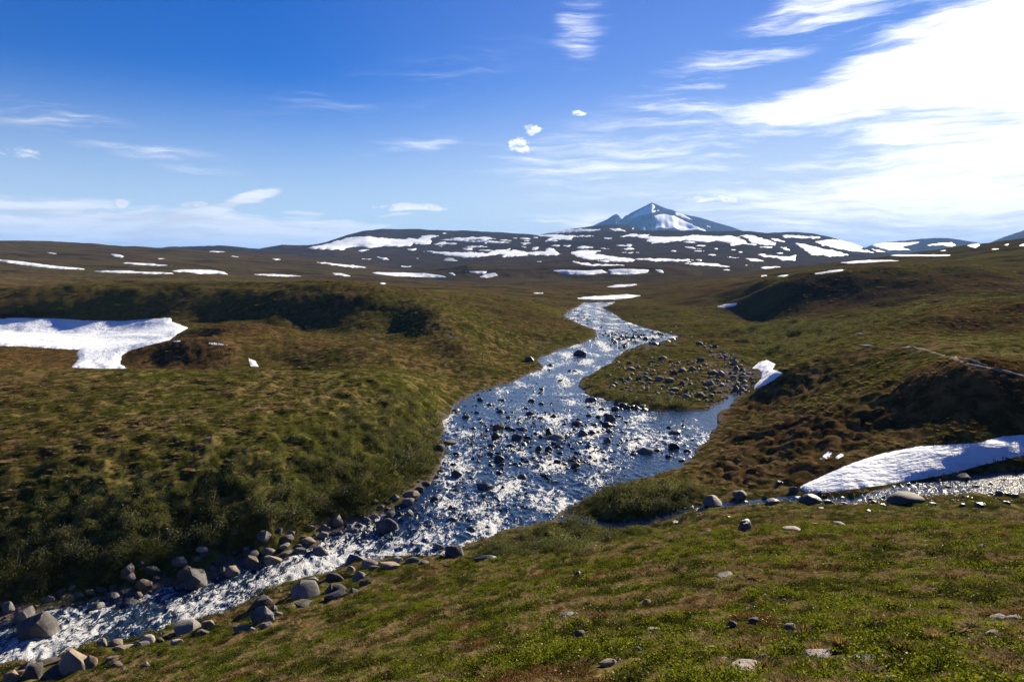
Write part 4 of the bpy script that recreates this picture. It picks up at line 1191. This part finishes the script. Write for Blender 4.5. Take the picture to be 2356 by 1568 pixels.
for L in ([(-60,420),(0,428),(120,440),(250,455),(400,475),(560,490),(590,498),(450,495),(300,483),(150,465),(0,442),(-60,440)],[(280,375),(340,380),(420,392),(350,387)],[(765,390),(820,395),(860,405),(840,416),(790,408)],[(1080,419),(1185,421),(1100,426)],
          [(815,450),(950,452),(1120,465),(1200,470),(1080,472),(950,465)],[(620,510),(720,507),(860,505),(1000,513),(1180,520),(1200,527),(1060,528),(900,522),(800,522)],[(1180,508),(1250,498),(1400,500),(1500,505),(1550,515),(1580,535),(1500,525),(1360,528),(1300,515),(1230,515)],
          [(1735,530),(1850,528),(2000,535),(2100,543),(1980,546),(1850,542)],[(1580,403),(1690,413),(1620,411)],[(1880,424),(1945,429),(1900,434)],[(1420,372),(1580,374),(1500,379)],[(2290,522),(2356,525),(2440,545),(2370,543),(2310,532)]):
    snow(S1(L), LH, GH, amp=.8)
GM, LM = 'snow patches on the dark hills', 'white snow patch striping the dark hills below the pointed peak'
SL = {0: 'large snow field on the left shoulder of the dark hill', 1: 'upper snow streak to the right of the left shoulder field', 4: 'longest wavy snow band across the middle of the dark hill', 7: 'ragged snow streak running down from the saddle below the rounded hilltop',
      8: 'snow streak along the crest of the rounded hill before the peak', 9: 'snow scrap at the foot of the left side of the peak', 12: 'broad slanting snow band below the rounded hilltop', 13: 'thin curved snow band under the broad slanting one',
      14: 'longest snow field directly below the pointed peak', 17: 'long level snow streak low on the dark hill above the snow banks'}
SL3 = {0: 'snow field falling from the right end of the one below the peak', 2: 'snow strip along the crest of the rounded right shoulder', 3: 'large snow field on the rounded right shoulder of the hills', 4: 'ragged snow band slanting under the rounded right shoulder', 6: 'forked snow patch on the lower right slope of the hills'}
for k_, L in enumerate(([(-240,352),(-100,320),(0,290),(60,275),(200,270),(330,285),(430,290),(470,280),(530,290),(560,262),(620,260),(690,265),(640,275),(590,290),(640,300),(600,325),(500,320),(470,335),(380,340),(300,335),(210,350),(130,340),(50,345),(20,362),(-120,360)],
          [(760,280),(900,275),(1000,272),(1070,285),(960,295),(870,298),(780,297)],[(850,300),(1000,297),(1170,310),(1100,316),(960,309),(860,306)],[(640,320),(700,308),(800,318),(760,325),(650,327)],
          [(545,368),(640,372),(800,380),(900,378),(1000,385),(1080,365),(1190,348),(1130,372),(1200,362),(1290,378),(1400,372),(1420,352),(1470,352),(1500,390),(1480,402),(1300,395),(1150,412),(1100,410),(1120,392),(1030,398),(950,415),(860,415),(730,400),(640,382)],
          [(880,335),(960,333),(1030,338),(960,343),(880,342)],[(840,352),(910,352),(915,362),(860,366)],[(1340,262),(1480,258),(1800,268),(1600,275),(1590,290),(1460,295),(1400,308),(1430,290),(1440,275)],[(1380,252),(1500,227),(1650,217),(1830,222),(1700,233),(1550,242),(1420,257)],
          [(1845,214),(1920,214),(1970,234),(1900,234)],[(1525,330),(1585,330),(1570,340),(1530,338)],[(1620,338),(1700,335),(1755,345),(1700,352),(1640,350)],[(1575,378),(1650,365),(1720,368),(1780,380),(1740,385),(1850,405),(2000,420),(2035,432),(2000,445),(1900,445),(1800,430),(1700,430),(1620,405)],
          [(1570,438),(1640,445),(1720,460),(1850,462),(1970,468),(1850,472),(1720,474),(1650,462)],[(1920,270),(2000,252),(2130,258),(2100,268),(2250,275),(2356,270),(2430,258),(2560,264),(2700,267),(2775,292),(2810,320),(2695,330),(2645,307),(2600,296),(2520,312),(2450,300),(2356,297),(2250,310),(2150,318),(2100,300),(2120,285),(2020,270)],
          [(1920,352),(2000,350),(2030,358),(1960,362)],[(1895,377),(2090,379),(2000,384)],[(2050,420),(2200,422),(2356,428),(2476,428),(2356,440),(2150,440)],[(1880,328),(2030,333),(1980,340)],[(1785,350),(1870,352),(1830,360)],[(1310,362),(1350,343),(1365,347),(1340,365)],
          [(1260,297),(1300,297),(1295,303),(1262,302)],[(690,245),(735,250),(700,254)],[(450,355),(520,352),(510,367),(470,365)],[(95,375),(150,360),(200,362),(150,374)],[(0,465),(80,468),(180,488),(100,484),(0,476),(-180,447),(-110,449)],[(230,410),(300,415),(340,430),(280,426)],
          [(410,473),(495,475),(480,482),(415,481)],[(145,422),(200,424),(205,430),(150,428)],[(500,417),(540,417),(530,424)],[(1240,340),(1300,345),(1260,350)],[(720,332),(660,334),(700,338)])):
    snow(S2(L), SL.get(k_, LM), GM, amp=2.1)
for k_, L in enumerate(([(390,262),(440,258),(540,280),(640,310),(640,332),(560,325),(480,318),(450,285)],[(595,283),(660,286),(710,310),(640,300)],[(680,264),(800,260),(960,274),(920,284),(780,280),(700,277)],[(920,305),(1010,290),(1120,292),(1230,327),(1260,347),(1180,345),(1330,382),(1200,375),(1050,350),(960,330)],
          [(770,310),(850,325),(930,345),(1050,370),(1160,398),(1010,410),(970,395),(900,400),(860,375),(810,345)],[(670,345),(720,345),(740,368),(690,360)],[(520,398),(620,402),(720,408),(790,398),(770,435),(690,435),(650,415),(560,410)],[(420,420),(500,422),(560,440),(480,440)],
          [(0,340),(60,342),(140,358),(60,355)],[(0,460),(100,448),(220,458),(340,480),(250,475),(100,467)],[(325,358),(370,358),(360,365)],[(385,374),(435,376),(400,380)],[(300,410),(400,416),(340,420)],[(425,466),(490,468),(440,472)],[(525,482),(640,478),(700,474),(600,490),(555,495)],[(285,497),(345,499),(300,504)],
          [(1295,352),(1380,367),(1440,380),(1340,373)],[(535,540),(580,535),(575,543),(545,546)],[(250,370),(285,371),(260,375)])):
    snow(S3(L), SL3.get(k_, LM), GM, amp=2.1)
rs_ = random.Random(44)
for _ in range(46):
    cx0, cy0 = rs_.uniform(960, 1960), rs_.uniform(546, 604)
    if cx0 > 1780 and cy0 < 562: continue
    ln, th_ = rs_.uniform(5, 20), rs_.uniform(1.0, 2.0)
    snow([(cx0 - ln, cy0), (cx0 - ln * .3, cy0 - th_), (cx0 + ln * .5, cy0 - th_ * .7), (cx0 + ln, cy0 + th_ * .4), (cx0 + ln * .2, cy0 + th_)], 'thin short snow streak on the dark hills below the peak', GM, amp=.9)
GR_, LR = 'snow patches on the far right ridge', 'pale snow patch on the bluish ridge right of the peak'
for L in ([(1270,325),(1380,312),(1480,314),(1650,307),(1580,325),(1500,345),(1580,362),(1420,365),(1330,340)],[(1650,335),(1760,315),(1860,310),(1890,330),(1860,342),(1790,330)],[(1960,335),(1990,315),(2060,322),(2020,350)],[(2215,328),(2260,316),(2240,333)],[(2300,335),(2356,320),(2420,318),(2400,338)]):
    snow(S3(L), LR, GR_, amp=1.2)
GB, LB_ = 'snow banks under the moraine edge', 'smooth snow bank under the dark moraine edge across the valley'
for L in ([(1450,502),(1550,500),(1700,505),(1800,498),(1840,520),(1700,535),(1560,530),(1500,518)],[(1835,498),(1950,492),(2130,498),(2110,520),(2000,532),(1860,530)],[(2160,495),(2215,500),(2228,522),(2195,518)],[(205,518),(300,517),(460,520),(600,525),(700,540),(735,550),(650,553),(500,548),(380,545),(250,530)],
          [(840,508),(1010,510),(990,530),(900,520)],[(950,548),(1010,525),(1060,520),(1085,540),(1000,556)],[(735,520),(770,520),(800,543),(775,538)],[(1830,617),(1900,605),(2050,600),(2000,612),(1880,622)],[(1325,656),(1400,658),(1390,664),(1330,663)],[(265,590),(310,592),(300,599),(268,598)]):
    snow(S2(L), LB_, GB, amp=.4)
GS, LS = 'snow strips on the right slope', 'thin bright snow strip on the open slope above the right hillside'
for L in ([(1085,450),(1250,435),(1380,432),(1500,438),(1350,446),(1150,457)],[(1405,400),(1500,395),(1880,397),(1780,406),(1500,406)],[(830,535),(920,520),(1050,503),(1140,493),(1080,512),(950,530)],[(650,545),(740,533),(700,548)],[(2100,358),(2200,352),(2150,362)],[(1760,366),(1830,366),(1790,371)]):
    snow(S3(L), LS, GS, amp=.3)
GP, LP_ = 'snow fields on the peak', 'snow field on the face of the pointed mountain'
for L in ([(1950,162),(2060,92),(2110,62),(2145,44),(2175,66),(2150,86),(2235,84),(2150,106),(2080,122),(2010,144)],[(2165,240),(2172,180),(2160,122),(2230,114),(2300,128),(2370,162),(2450,198),(2530,232),(2520,240)],[(2300,102),(2356,114),(2400,140),(2450,162),(2356,142),(2310,122)],
          [(2065,200),(2090,195),(2105,215),(2085,232)],[(1890,190),(1950,165),(1990,152),(1920,194)],[(1870,190),(1900,165),(1905,172)],[(2000,215),(2030,200),(2015,222)],[(2510,190),(2560,205),(2570,212),(2520,200)],[(2645,207),(2670,212),(2650,214)],[(2600,226),(2640,228),(2600,232)]):
    snow(S2(L), LP_, GP, amp=1.0)

# ------------------------------------------------------------------ footpath and puddles on the right hillside
def ribbon(name, pts, half, mat, label, cat=None, kind=None, group=None, lift=.05):
    g = [cast(*p) for p in densify(pts, 4, closed=False)]
    g = np.array([c for c in g if c is not None])[:, :2]
    for _ in range(2):
        g[1:-1] = (g[:-2] + 2 * g[1:-1] + g[2:]) / 4
    tg = np.gradient(g, axis=0); tg /= np.linalg.norm(tg, axis=1)[:, None] + 1e-9
    nn = np.stack([-tg[:, 1], tg[:, 0]], 1)
    V = []; us = np.linspace(-1, 1, 5)
    for k_, (p, n_) in enumerate(zip(g, nn)):
        hw = half * (.7 + .5 * math.sin(k_ * .9) * .5 + .25 * random.random())
        for u in us:
            x, y = p + n_ * u * hw
            V.append((x, y, float(height(x, y)) + (lift if abs(u) < .9 else -.08)))
    F = [[k_ * 5 + j, k_ * 5 + j + 1, k_ * 5 + j + 6, k_ * 5 + j + 5] for k_ in range(len(g) - 1) for j in range(4)]
    return mesh_obj(name, V, F, mat, kind=kind, label=label, cat=cat, group=group)
ribbon('footpath', [(2088,797),(2120,802),(2160,815),(2195,824),(2215,835),(2260,845),(2310,853),(2356,866),(2420,884)], .32, M_PATH, 'pale trodden footpath crossing the right hillside', kind='structure')
ribbon('footpath', [(2190,820),(2235,828),(2270,842)], .17, M_PATH, 'side branch of the pale footpath on the right hillside', kind='structure')
for pts in ([(2090,800),(2110,797),(2130,800)],[(1868,736),(1873,742),(1874,748)],[(1985,768),(1988,778)],[(2000,795),(2014,790)],[(2076,743),(2092,748)]):
    g = np.array([cast(*p)[:2] for p in pts])
    c = g[0]; L = min(np.ptp(g[:, 0]) * .5 + .4, 1.4)
    V = [(c[0], c[1], float(height(*c)) + .10)]
    for a in np.linspace(0, 2 * np.pi, 25)[:-1]:
        rr = L * (.8 + .3 * math.sin(3 * a + L) + .15 * math.sin(5 * a))
        V.append((c[0] + rr * math.cos(a), c[1] + .6 * rr * math.sin(a), float(height(*c)) + .10))
    mesh_obj('puddle', V, [[0, k_ + 1, (k_ + 1) % 24 + 1] for k_ in range(24)], M_WATER, kind='structure', label='small shining puddle on the right hillside', attrs=dict(foam_sparkle=np.zeros(25)))

# ------------------------------------------------------------------ vegetation
def leaves_mesh(name, seed, nleaf, wid, hgt, lsize, mat, flat=.5):
    """leaf-sized faces through a low dome of diameter wid and height hgt"""
    rg = np.random.default_rng(seed)
    nl = 5
    cc = np.concatenate([np.zeros((1, 2)), rg.normal(size=(nl, 2)) * wid * .22])
    k_ = rg.integers(0, nl + 1, nleaf)
    rr = wid * .30
    p = rg.normal(size=(nleaf, 3)); p /= np.linalg.norm(p, axis=1)[:, None]
    p *= (rg.random(nleaf) ** .4)[:, None]
    x = cc[k_, 0] + p[:, 0] * rr; y = cc[k_, 1] + p[:, 1] * rr
    top = hgt * (.55 + .45 * np.cos(np.clip(np.hypot(x, y) / (wid * .62), 0, 1) * 1.5)) * (.75 + .5 * rg.random(nl + 1)[k_])
    z = np.abs(p[:, 2]) * top
    c = np.stack([x, y, z], 1)
    d = rg.normal(size=(nleaf, 3)); d[:, 2] = np.abs(d[:, 2]) * .8; d /= np.linalg.norm(d, axis=1)[:, None]
    s = np.cross(d, rg.normal(size=(nleaf, 3)) + np.array([0, 0, flat])); s /= np.linalg.norm(s, axis=1)[:, None] + 1e-9
    L = lsize * (.6 + .8 * rg.random(nleaf))[:, None]
    V = np.stack([c - d * L * .5, c + s * L * .28, c + d * L * .5, c - s * L * .28], 1).reshape(-1, 3)
    F = np.arange(nleaf * 4).reshape(-1, 4)
    me_o = mesh_obj(name, V, F, mat, smooth=False, link=False)
    return me_o
def tuft_mesh(name, seed, nb_, wid, hgt, mat):
    rg = np.random.default_rng(seed)
    V = []; F = []
    for i in range(nb_):
        a = rg.random() * 6.28; r0 = wid * .22 * rg.random() ** .5
        bx, by = r0 * math.cos(a), r0 * math.sin(a)
        h_ = hgt * (.5 + .6 * rg.random()); ln = wid * (.15 + .45 * rg.random())
        a2 = a + rg.normal() * .7
        ex, ey = bx + ln * math.cos(a2), by + ln * math.sin(a2)
        w_ = .006 * wid / .3
        px_, py_ = -math.sin(a2) * w_, math.cos(a2) * w_
        mx, my = bx * .55 + ex * .45, by * .55 + ey * .45
        k_ = len(V)
        V += [(bx - px_, by - py_, -.02), (bx + px_, by + py_, -.02), (mx + px_ * .8, my + py_ * .8, h_ * .75), (mx - px_ * .8, my - py_ * .8, h_ * .75), (ex, ey, h_)]
        F += [[k_, k_ + 1, k_ + 2, k_ + 3], [k_ + 3, k_ + 2, k_ + 4]]
    return mesh_obj(name, V, F, mat, smooth=False, link=False)

def scatter(name, protos, pts, label, cat):
    """pts: x,y,z,scale,yaw,proto index. Geometry-nodes instances on a cloud of points"""
    pts = np.asarray(pts, float)
    me = bpy.data.meshes.new(name)
    me.vertices.add(len(pts)); me.vertices.foreach_set('co', pts[:, :3].astype(np.float32).ravel())
    for k_, col, ty in (('sc', 3, 'FLOAT'), ('yaw', 4, 'FLOAT'), ('pi', 5, 'INT'), ('zs', 6, 'FLOAT')):
        a = me.attributes.new(k_, ty, 'POINT')
        a.data.foreach_set('value', pts[:, col].astype(np.int32 if ty == 'INT' else np.float32))
    o = bpy.data.objects.new(name, me)
    COL.objects.link(o)
    for p in protos:
        if p.data.materials[0].name not in me.materials:
            me.materials.append(p.data.materials[0])
    tag(o, label, cat, None, 'stuff')
    ng = bpy.data.node_groups.new(name, 'GeometryNodeTree')
    ng.interface.new_socket('Geometry', in_out='INPUT', socket_type='NodeSocketGeometry')
    ng.interface.new_socket('Geometry', in_out='OUTPUT', socket_type='NodeSocketGeometry')
    N = ng.nodes; Lk = ng.links
    gi = N.new('NodeGroupInput'); go = N.new('NodeGroupOutput')
    gti = N.new('GeometryNodeGeometryToInstance')
    for p in reversed(protos):
        oi = N.new('GeometryNodeObjectInfo'); oi.inputs['Object'].default_value = p
        Lk.new(oi.outputs['Geometry'], gti.inputs[0])
    def na(nm, ty):
        x = N.new('GeometryNodeInputNamedAttribute'); x.data_type = ty; x.inputs['Name'].default_value = nm
        return x.outputs[0]
    iop = N.new('GeometryNodeInstanceOnPoints')
    Lk.new(gi.outputs[0], iop.inputs['Points'])
    Lk.new(gti.outputs[0], iop.inputs['Instance'])
    iop.inputs['Pick Instance'].default_value = True
    Lk.new(na('pi', 'INT'), iop.inputs['Instance Index'])
    cb_ = N.new('ShaderNodeCombineXYZ'); Lk.new(na('yaw', 'FLOAT'), cb_.inputs[2])
    Lk.new(cb_.outputs[0], iop.inputs['Rotation'])
    c3 = N.new('ShaderNodeCombineXYZ'); scs = na('sc', 'FLOAT')
    Lk.new(scs, c3.inputs[0]); Lk.new(scs, c3.inputs[1]); Lk.new(na('zs', 'FLOAT'), c3.inputs[2])
    Lk.new(c3.outputs[0], iop.inputs['Scale'])
    Lk.new(iop.outputs[0], go.inputs[0])
    md = o.modifiers.new('scatter', 'NODES'); md.node_group = ng
    return o

HP = []
for i in range(3):
    HP.append(leaves_mesh('heath_clump', 40 + i, 170, .40, .15, .032, M_HEATH))         # 0-2 green heath
for i in range(2):
    HP.append(leaves_mesh('dark_heath_clump', 50 + i, 170, .40, .17, .032, M_DARKH))     # 3-4
for i in range(2):
    HP.append(tuft_mesh('dry_tuft', 60 + i, 110, .30, .12, M_DRY))                        # 5-6
for i in range(2):
    HP.append(leaves_mesh('brown_clump', 70 + i, 150, .40, .13, .032, M_BROWNH))         # 7-8
for i in range(2):
    HP.append(leaves_mesh('willow_clump', 80 + i, 260, .60, .30, .036, M_WILLOW, .2))    # 9-10
HP.append(tuft_mesh('dry_mat', 66, 160, .40, .045, M_DRY))                                 # 11

snow_boxes = [o for o in COL.objects if o.name.startswith('snow_patch')]
def sample_land(nn, r0, r1, amax=40.0):
    u = rng.random(nn); r = np.sqrt(r0 * r0 + u * (r1 * r1 - r0 * r0))
    a = np.radians((rng.random(nn) * 2 - 1) * amax)
    X, Y = np.sin(a) * r, np.cos(a) * r
    ok = (gridval(WD, X, Y) > .25) & (gridval(CD, X, Y) > .05) & (gridval(GRAV, X, Y) < .62 + .2 * rng.random(nn))
    return X[ok], Y[ok], r[ok]
def cover(nn, r0, r1, base, seed):
    X, Y, r = sample_land(nn, r0, r1)
    m = len(X)
    br = gridval(BRg, X, Y); wi = gridval(WILg, X, Y)
    pat = fbm(X / 1.6, Y / 1.6, 4, 301, .75) * .8; pat2 = fbm(X / 7., Y / 7., 2, 311)
    hor = perlin(X / .9, Y / .9, 320)
    u = rng.random(m)
    kind = np.where(pat + .4 * pat2 + .5 * (u - .5) > np.where(r < 45, .26, np.where(r < 90, .15, .30)), 5, np.where(pat - .4 * pat2 + .5 * (u - .5) < -.22, 3, 0))
    kind = np.where((kind == 5) & (u > .45), 11, kind)
    kind = np.where((kind == 5) & (u < .22), 7, kind)
    kind = np.where((kind == 0) & (fbm(X / 3.1, Y / 3.1, 3, 331) > .30), 7, kind)
    kind = np.where(br > .35 + .4 * rng.random(m), np.where(rng.random(m) < .8, 7, 5), kind)
    kind = np.where(wi > .40 + .55 * rng.random(m), np.where(rng.random(m) < .72, 9, 3), kind)
    cnt = {0: 3, 3: 2, 5: 2, 7: 2, 9: 2, 11: 1}
    pi = kind + np.array([rng.integers(0, cnt[int(k_)]) for k_ in kind])
    s = base * (.5 + 1.0 * rng.random(m) ** 1.4) * np.where(kind == 9, 1.15, 1.0) * np.where(hor < -.3, .7, 1.0)
    z = height(X, Y) - .012 * base
    # nothing grows on snow
    keep_ = rng.random(m) > .40 * np.clip(gridval(HUMg, X, Y) * 1.6, 0, 1)
    for hx_, hy_, hr_ in HILLROCKS:
        keep_ &= ((X - hx_) ** 2 + ((Y - hy_ + .25 * hr_) * .75) ** 2) > (hr_ + .16 * base) ** 2
    for poly in SNOWP:
        keep_ &= ~in_poly(np.stack([X, Y], 1), poly)
    zs = s * np.where((kind == 7) & (gridval(HUMg, X, Y) > .3), .3, 1.0) * np.where(kind == 9, .9, np.where(r > 90, .40, np.where(r > 45, .55, 1.0)))
    return np.stack([X, Y, z, s, rng.random(m) * 6.28, pi, zs], 1)[keep_]
SNOWP = []
for o in snow_boxes:
    me = o.data
    c = np.array([v.co[:2] for v in me.vertices])
    if np.hypot(*c.mean(0)) < 220:
        lo, hi = c.min(0), c.max(0)
        # outline: boundary edges in order
        from collections import defaultdict
        cnt_ = defaultdict(int)
        for f in me.polygons:
            for e in f.edge_keys: cnt_[e] += 1
        adj = defaultdict(list)
        for (a_, b_), k_ in cnt_.items():
            if k_ == 1: adj[a_].append(b_); adj[b_].append(a_)
        if adj:
            st_ = next(iter(adj)); loop = [st_]; prev = None; cur = st_
            while True:
                nx_ = [q_ for q_ in adj[cur] if q_ != prev]
                if not nx_ or nx_[0] == st_: break
                prev, cur = cur, nx_[0]; loop.append(cur)
                if len(loop) > 5000: break
            SNOWP.append(c[loop])
allp = np.concatenate([cover(24000, 4, 20, .72, 1), cover(32000, 20, 45, 1.0, 2), cover(22000, 45, 90, 1.5, 3), cover(20000, 90, 190, 2.4, 4), cover(16000, 190, 340, 4.0, 5)])
scatter('heath_cover', HP, allp, 'low heath, moss and dry grass covering the valley slopes', 'heath')

# individual willow bushes along the banks
def willow_proto():
    root = bpy.data.objects.new('willow_shrub', None)
    COL.objects.link(root)
    root.empty_display_size = .3
    V = []; F = []
    rg = np.random.default_rng(5)
    for i in range(16):
        a = rg.random() * 6.28; ln = .35 + .25 * rg.random(); el_ = .5 + .8 * rg.random()
        e = np.array([math.cos(a) * math.cos(el_), math.sin(a) * math.cos(el_), math.sin(el_)]) * ln
        s = np.array([-math.sin(a), math.cos(a), 0]) * .008
        t2 = np.cross(e / ln, s / .008) * .008
        k_ = len(V)
        V += [tuple(s), tuple(-s * .5 + t2 * .87), tuple(-s * .5 - t2 * .87), tuple(e)]
        F += [[k_, k_ + 1, k_ + 3], [k_ + 1, k_ + 2, k_ + 3], [k_ + 2, k_, k_ + 3]]
    st_o = mesh_obj('stems', V, F, M_TWIG, parent=root)
    fo = leaves_mesh('foliage', 333, 1100, 1.0, .50, .040, M_WILLOW, .2)
    COL.objects.link(fo); fo.parent = root
    return root, st_o, fo
wroot, wst, wfo = willow_proto()
first = [True]
fol2 = leaves_mesh('foliage', 334, 1000, 1.0, .46, .042, M_WILLOW, .2).data
fol3 = leaves_mesh('foliage', 335, 900, 1.0, .42, .040, M_DARKH, .2).data
def shrub(px, py, w, label, group, dark=False):
    c = cast(px, py)
    if c is None: return
    x, y, z = c
    if first[0]:
        r_, s_, f_ = wroot, wst, wfo; first[0] = False
    else:
        r_ = wroot.copy(); s_ = wst.copy(); f_ = wfo.copy()
        for q_ in (r_, s_, f_): COL.objects.link(q_)
        s_.parent = r_; f_.parent = r_
        f_.data = fol3 if dark else random.choice((wfo.data, fol2))
    sc = w * y / FOC
    r_.location = (x, y + sc * .3, float(height(x, y + sc * .3)) - .03)
    r_.scale = (sc, sc * random.uniform(.7, 1), sc * random.uniform(.75, 1.1))
    r_.rotation_euler = (0, 0, random.uniform(0, 6.28))
    if dark: label = label.replace('dark grey green willow bush', 'low dark leaved bush')
    tag(r_, label, 'shrub', group)
for px, py, w in [(1375,1160,70),(1420,1155,90),(1480,1150,90),(1540,1150,90),(1590,1140,80),(1450,1180,90),(1520,1180,80),(1400,1185,70)]:
    shrub(px, py, w, 'grey green willow bush on the point between creek and river', 'willow bushes on the point')
for px, py, w in [(1310,1205,80),(1350,1215,90),(1250,1222,70),(1200,1240,60),(1290,1262,110),(1350,1275,110),(1230,1268,80),(1400,1250,90),(1130,1262,50)]:
    shrub(px, py, w, 'grey willow bush on the river edge of the near hillside', 'willow bushes below the near hillside')
for px, py, w in [(980,960,50),(1000,985,60),(975,1005,70),(1000,1030,60),(960,1040,80),(985,1060,70),(930,1070,90),(960,1095,80),(900,1100,90),(860,1125,90),(820,1140,80),(900,1140,70),(840,1165,70),(780,1165,90),(720,1185,90),(660,1215,90),(700,1225,80),
                 (600,1215,90),(560,1245,90),(500,1240,90),(450,1265,90),(400,1260,80),(350,1290,90),(280,1285,90),(220,1310,90),(150,1315,100),(80,1330,100),(20,1340,100),(120,1260,90),(280,1220,90),(480,1180,80),(640,1150,80),(780,1090,70)]:
    shrub(px, py, w, 'dark grey green willow bush on the shaded left river bank', 'willow bushes on the left bank', random.random() < .35)
for px, py, w in [(1360,890,40),(1390,905,44),(1430,922,44),(1470,928,44),(1520,934,46),(1570,936,46),(1450,818,34),(1480,805,30),(1540,796,34),(1600,808,32)]:
    shrub(px, py, w, 'pale green willow bush on the rim of the river island', 'willow bushes on the island')
for px, py, w in [(1700,760,34),(1740,756,36),(1780,764,36),(1830,770,40),(1880,762,40),(1760,790,40),(1800,800,44),(1850,805,46),(1720,785,36),(1920,780,44),(1940,755,36),(1830,740,30)]:
    shrub(px, py, w, 'silvery willow bush on the slope above the dry channel', 'willow bushes on the right slope')

# layered slab of bedrock: split plates leaning on each other
def plate_slab(px, py, w, label):
    x, y, z = cast(px, py)
    wm = w * y / FOC
    root = bpy.data.objects.new('rock_slab', None); COL.objects.link(root)
    root.location = (x, y + wm * .2, float(height(x, y + wm * .2)) - .01)
    root.rotation_euler = (.10, -.10, .35)
    tag(root, label, 'rock')
    rg = np.random.default_rng(77)
    for k in range(4):
        nx, ny = 14, 6
        gx, gy = np.meshgrid(np.linspace(-.5, .5, nx), np.linspace(-.5, .5, ny), indexing='ij')
        L, Wd, T = wm * rg.uniform(.55, .95), wm * rg.uniform(.14, .24), wm * rg.uniform(.035, .06)
        wob = rg.normal(size=(nx, ny)) * .012 * wm
        taper = 1 - .35 * np.abs(gx * 2) ** 3
        top = np.stack([gx * L + wob * .8, gy * Wd * taper + wob * .5, T + wob * .25], -1)
        bot = np.stack([gx * L + wob * .8, gy * Wd * taper * 1.05 + wob * .5, np.full_like(gx, -.06)], -1)
        V = np.concatenate([top.reshape(-1, 3), bot.reshape(-1, 3)])
        n_ = nx * ny
        F = []
        for i in range(nx - 1):
            for j in range(ny - 1):
                a = i * ny + j
                F.append([a, a + ny, a + ny + 1, a + 1]); F.append([n_ + a, n_ + a + 1, n_ + a + ny + 1, n_ + a + ny])
        rim = [i * ny for i in range(nx)] + [(nx - 1) * ny + j for j in range(1, ny)] + [i * ny + ny - 1 for i in range(nx - 2, -1, -1)] + [j for j in range(ny - 2, 0, -1)]
        for a, b_ in zip(rim, rim[1:] + rim[:1]):
            F.append([a, n_ + a, n_ + b_, b_])
        o = mesh_obj('plate', V, F, M_ROCK, parent=root, smooth=False)
        o.location = (wm * rg.uniform(-.15, .15), wm * (k - 1.5) * .15, wm * .018 * (k % 3))
        o.rotation_euler = (rg.uniform(.1, .3), rg.uniform(-.06, .06), rg.uniform(-.12, .12))
plate_slab(2003, 1535, 130, 'dark layered slab of bedrock with split plates')
# tall dry tufts and a leafy bush at the foot of the near hillside
TUFTS = [tuft_mesh('grass_tuft', 400 + i, 190, .42, .26, M_DRY).data for i in range(3)]
for px, py, w in [(1700,1500,46),(1745,1490,50),(1790,1480,44),(1830,1545,50),(1760,1560,60),(1880,1500,44),(1930,1490,50),(1900,1555,50),(1660,1545,44),(2080,1500,46),(2150,1470,40),(2250,1500,44),(1590,1560,40),(2320,1480,40),(1850,1462,36),(1960,1455,36)]:
    c = cast(px, py)
    if c is None: continue
    o = bpy.data.objects.new('grass_tuft', random.choice(TUFTS)); COL.objects.link(o)
    sc = w * c[1] / FOC / .34
    o.location = (c[0], c[1], c[2] - .01); o.scale = (sc, sc, sc * random.uniform(.8, 1.1)); o.rotation_euler = (0, 0, random.uniform(0, 6.28))
    tag(o, 'tall tuft of dry grass among the bedrock slabs', 'grass tuft', 'grass tufts by the slabs')
DW = [leaves_mesh('dwarf_shrub', 520 + i, 900, .9, .36, .035, M_HEATH).data for i in range(2)]
for px, py, w in [(2290,1575,120),(2350,1560,110),(2230,1590,90),(1960,1580,90),(1880,1585,70)]:
    c = cast(px, py)
    if c is None: continue
    o = bpy.data.objects.new('dwarf_shrub', random.choice(DW)); COL.objects.link(o)
    sc = w * c[1] / FOC / .9
    o.location = (c[0], c[1], c[2] - .02); o.scale = (sc, sc, sc); o.rotation_euler = (0, 0, random.uniform(0, 6.28))
    tag(o, 'leafy bright green dwarf shrub below the bedrock slabs', 'shrub', 'dwarf shrubs by the slabs')

# ------------------------------------------------------------------ haze: the air of the valley
hm, t, out = new_mat('valley_air')
pv = t.n('ShaderNodeVolumePrincipled')
pv.inputs['Color'].default_value = (.20, .46, 1.0, 1)
pv.inputs['Density'].default_value = 5.0e-5
pv.inputs['Anisotropy'].default_value = 0.0
t.t.links.new(pv.outputs[0], out.inputs['Volume'])
ztop = float(H.max()) + 25; zbot = float(H.min()) - 2
x0, x1, y0, y1 = -46000, 46000, -46000, 46000
V = [(x, y, z) for z in (zbot, ztop) for x, y in ((x0, y0), (x1, y0), (x1, y1), (x0, y1))]
haze = mesh_obj('haze', V, [[3, 2, 1, 0], [4, 5, 6, 7], [0, 1, 5, 4], [1, 2, 6, 5], [2, 3, 7, 6], [3, 0, 4, 7]], hm, smooth=False, kind='stuff', label='thin bluish air filling the valley', cat='haze')
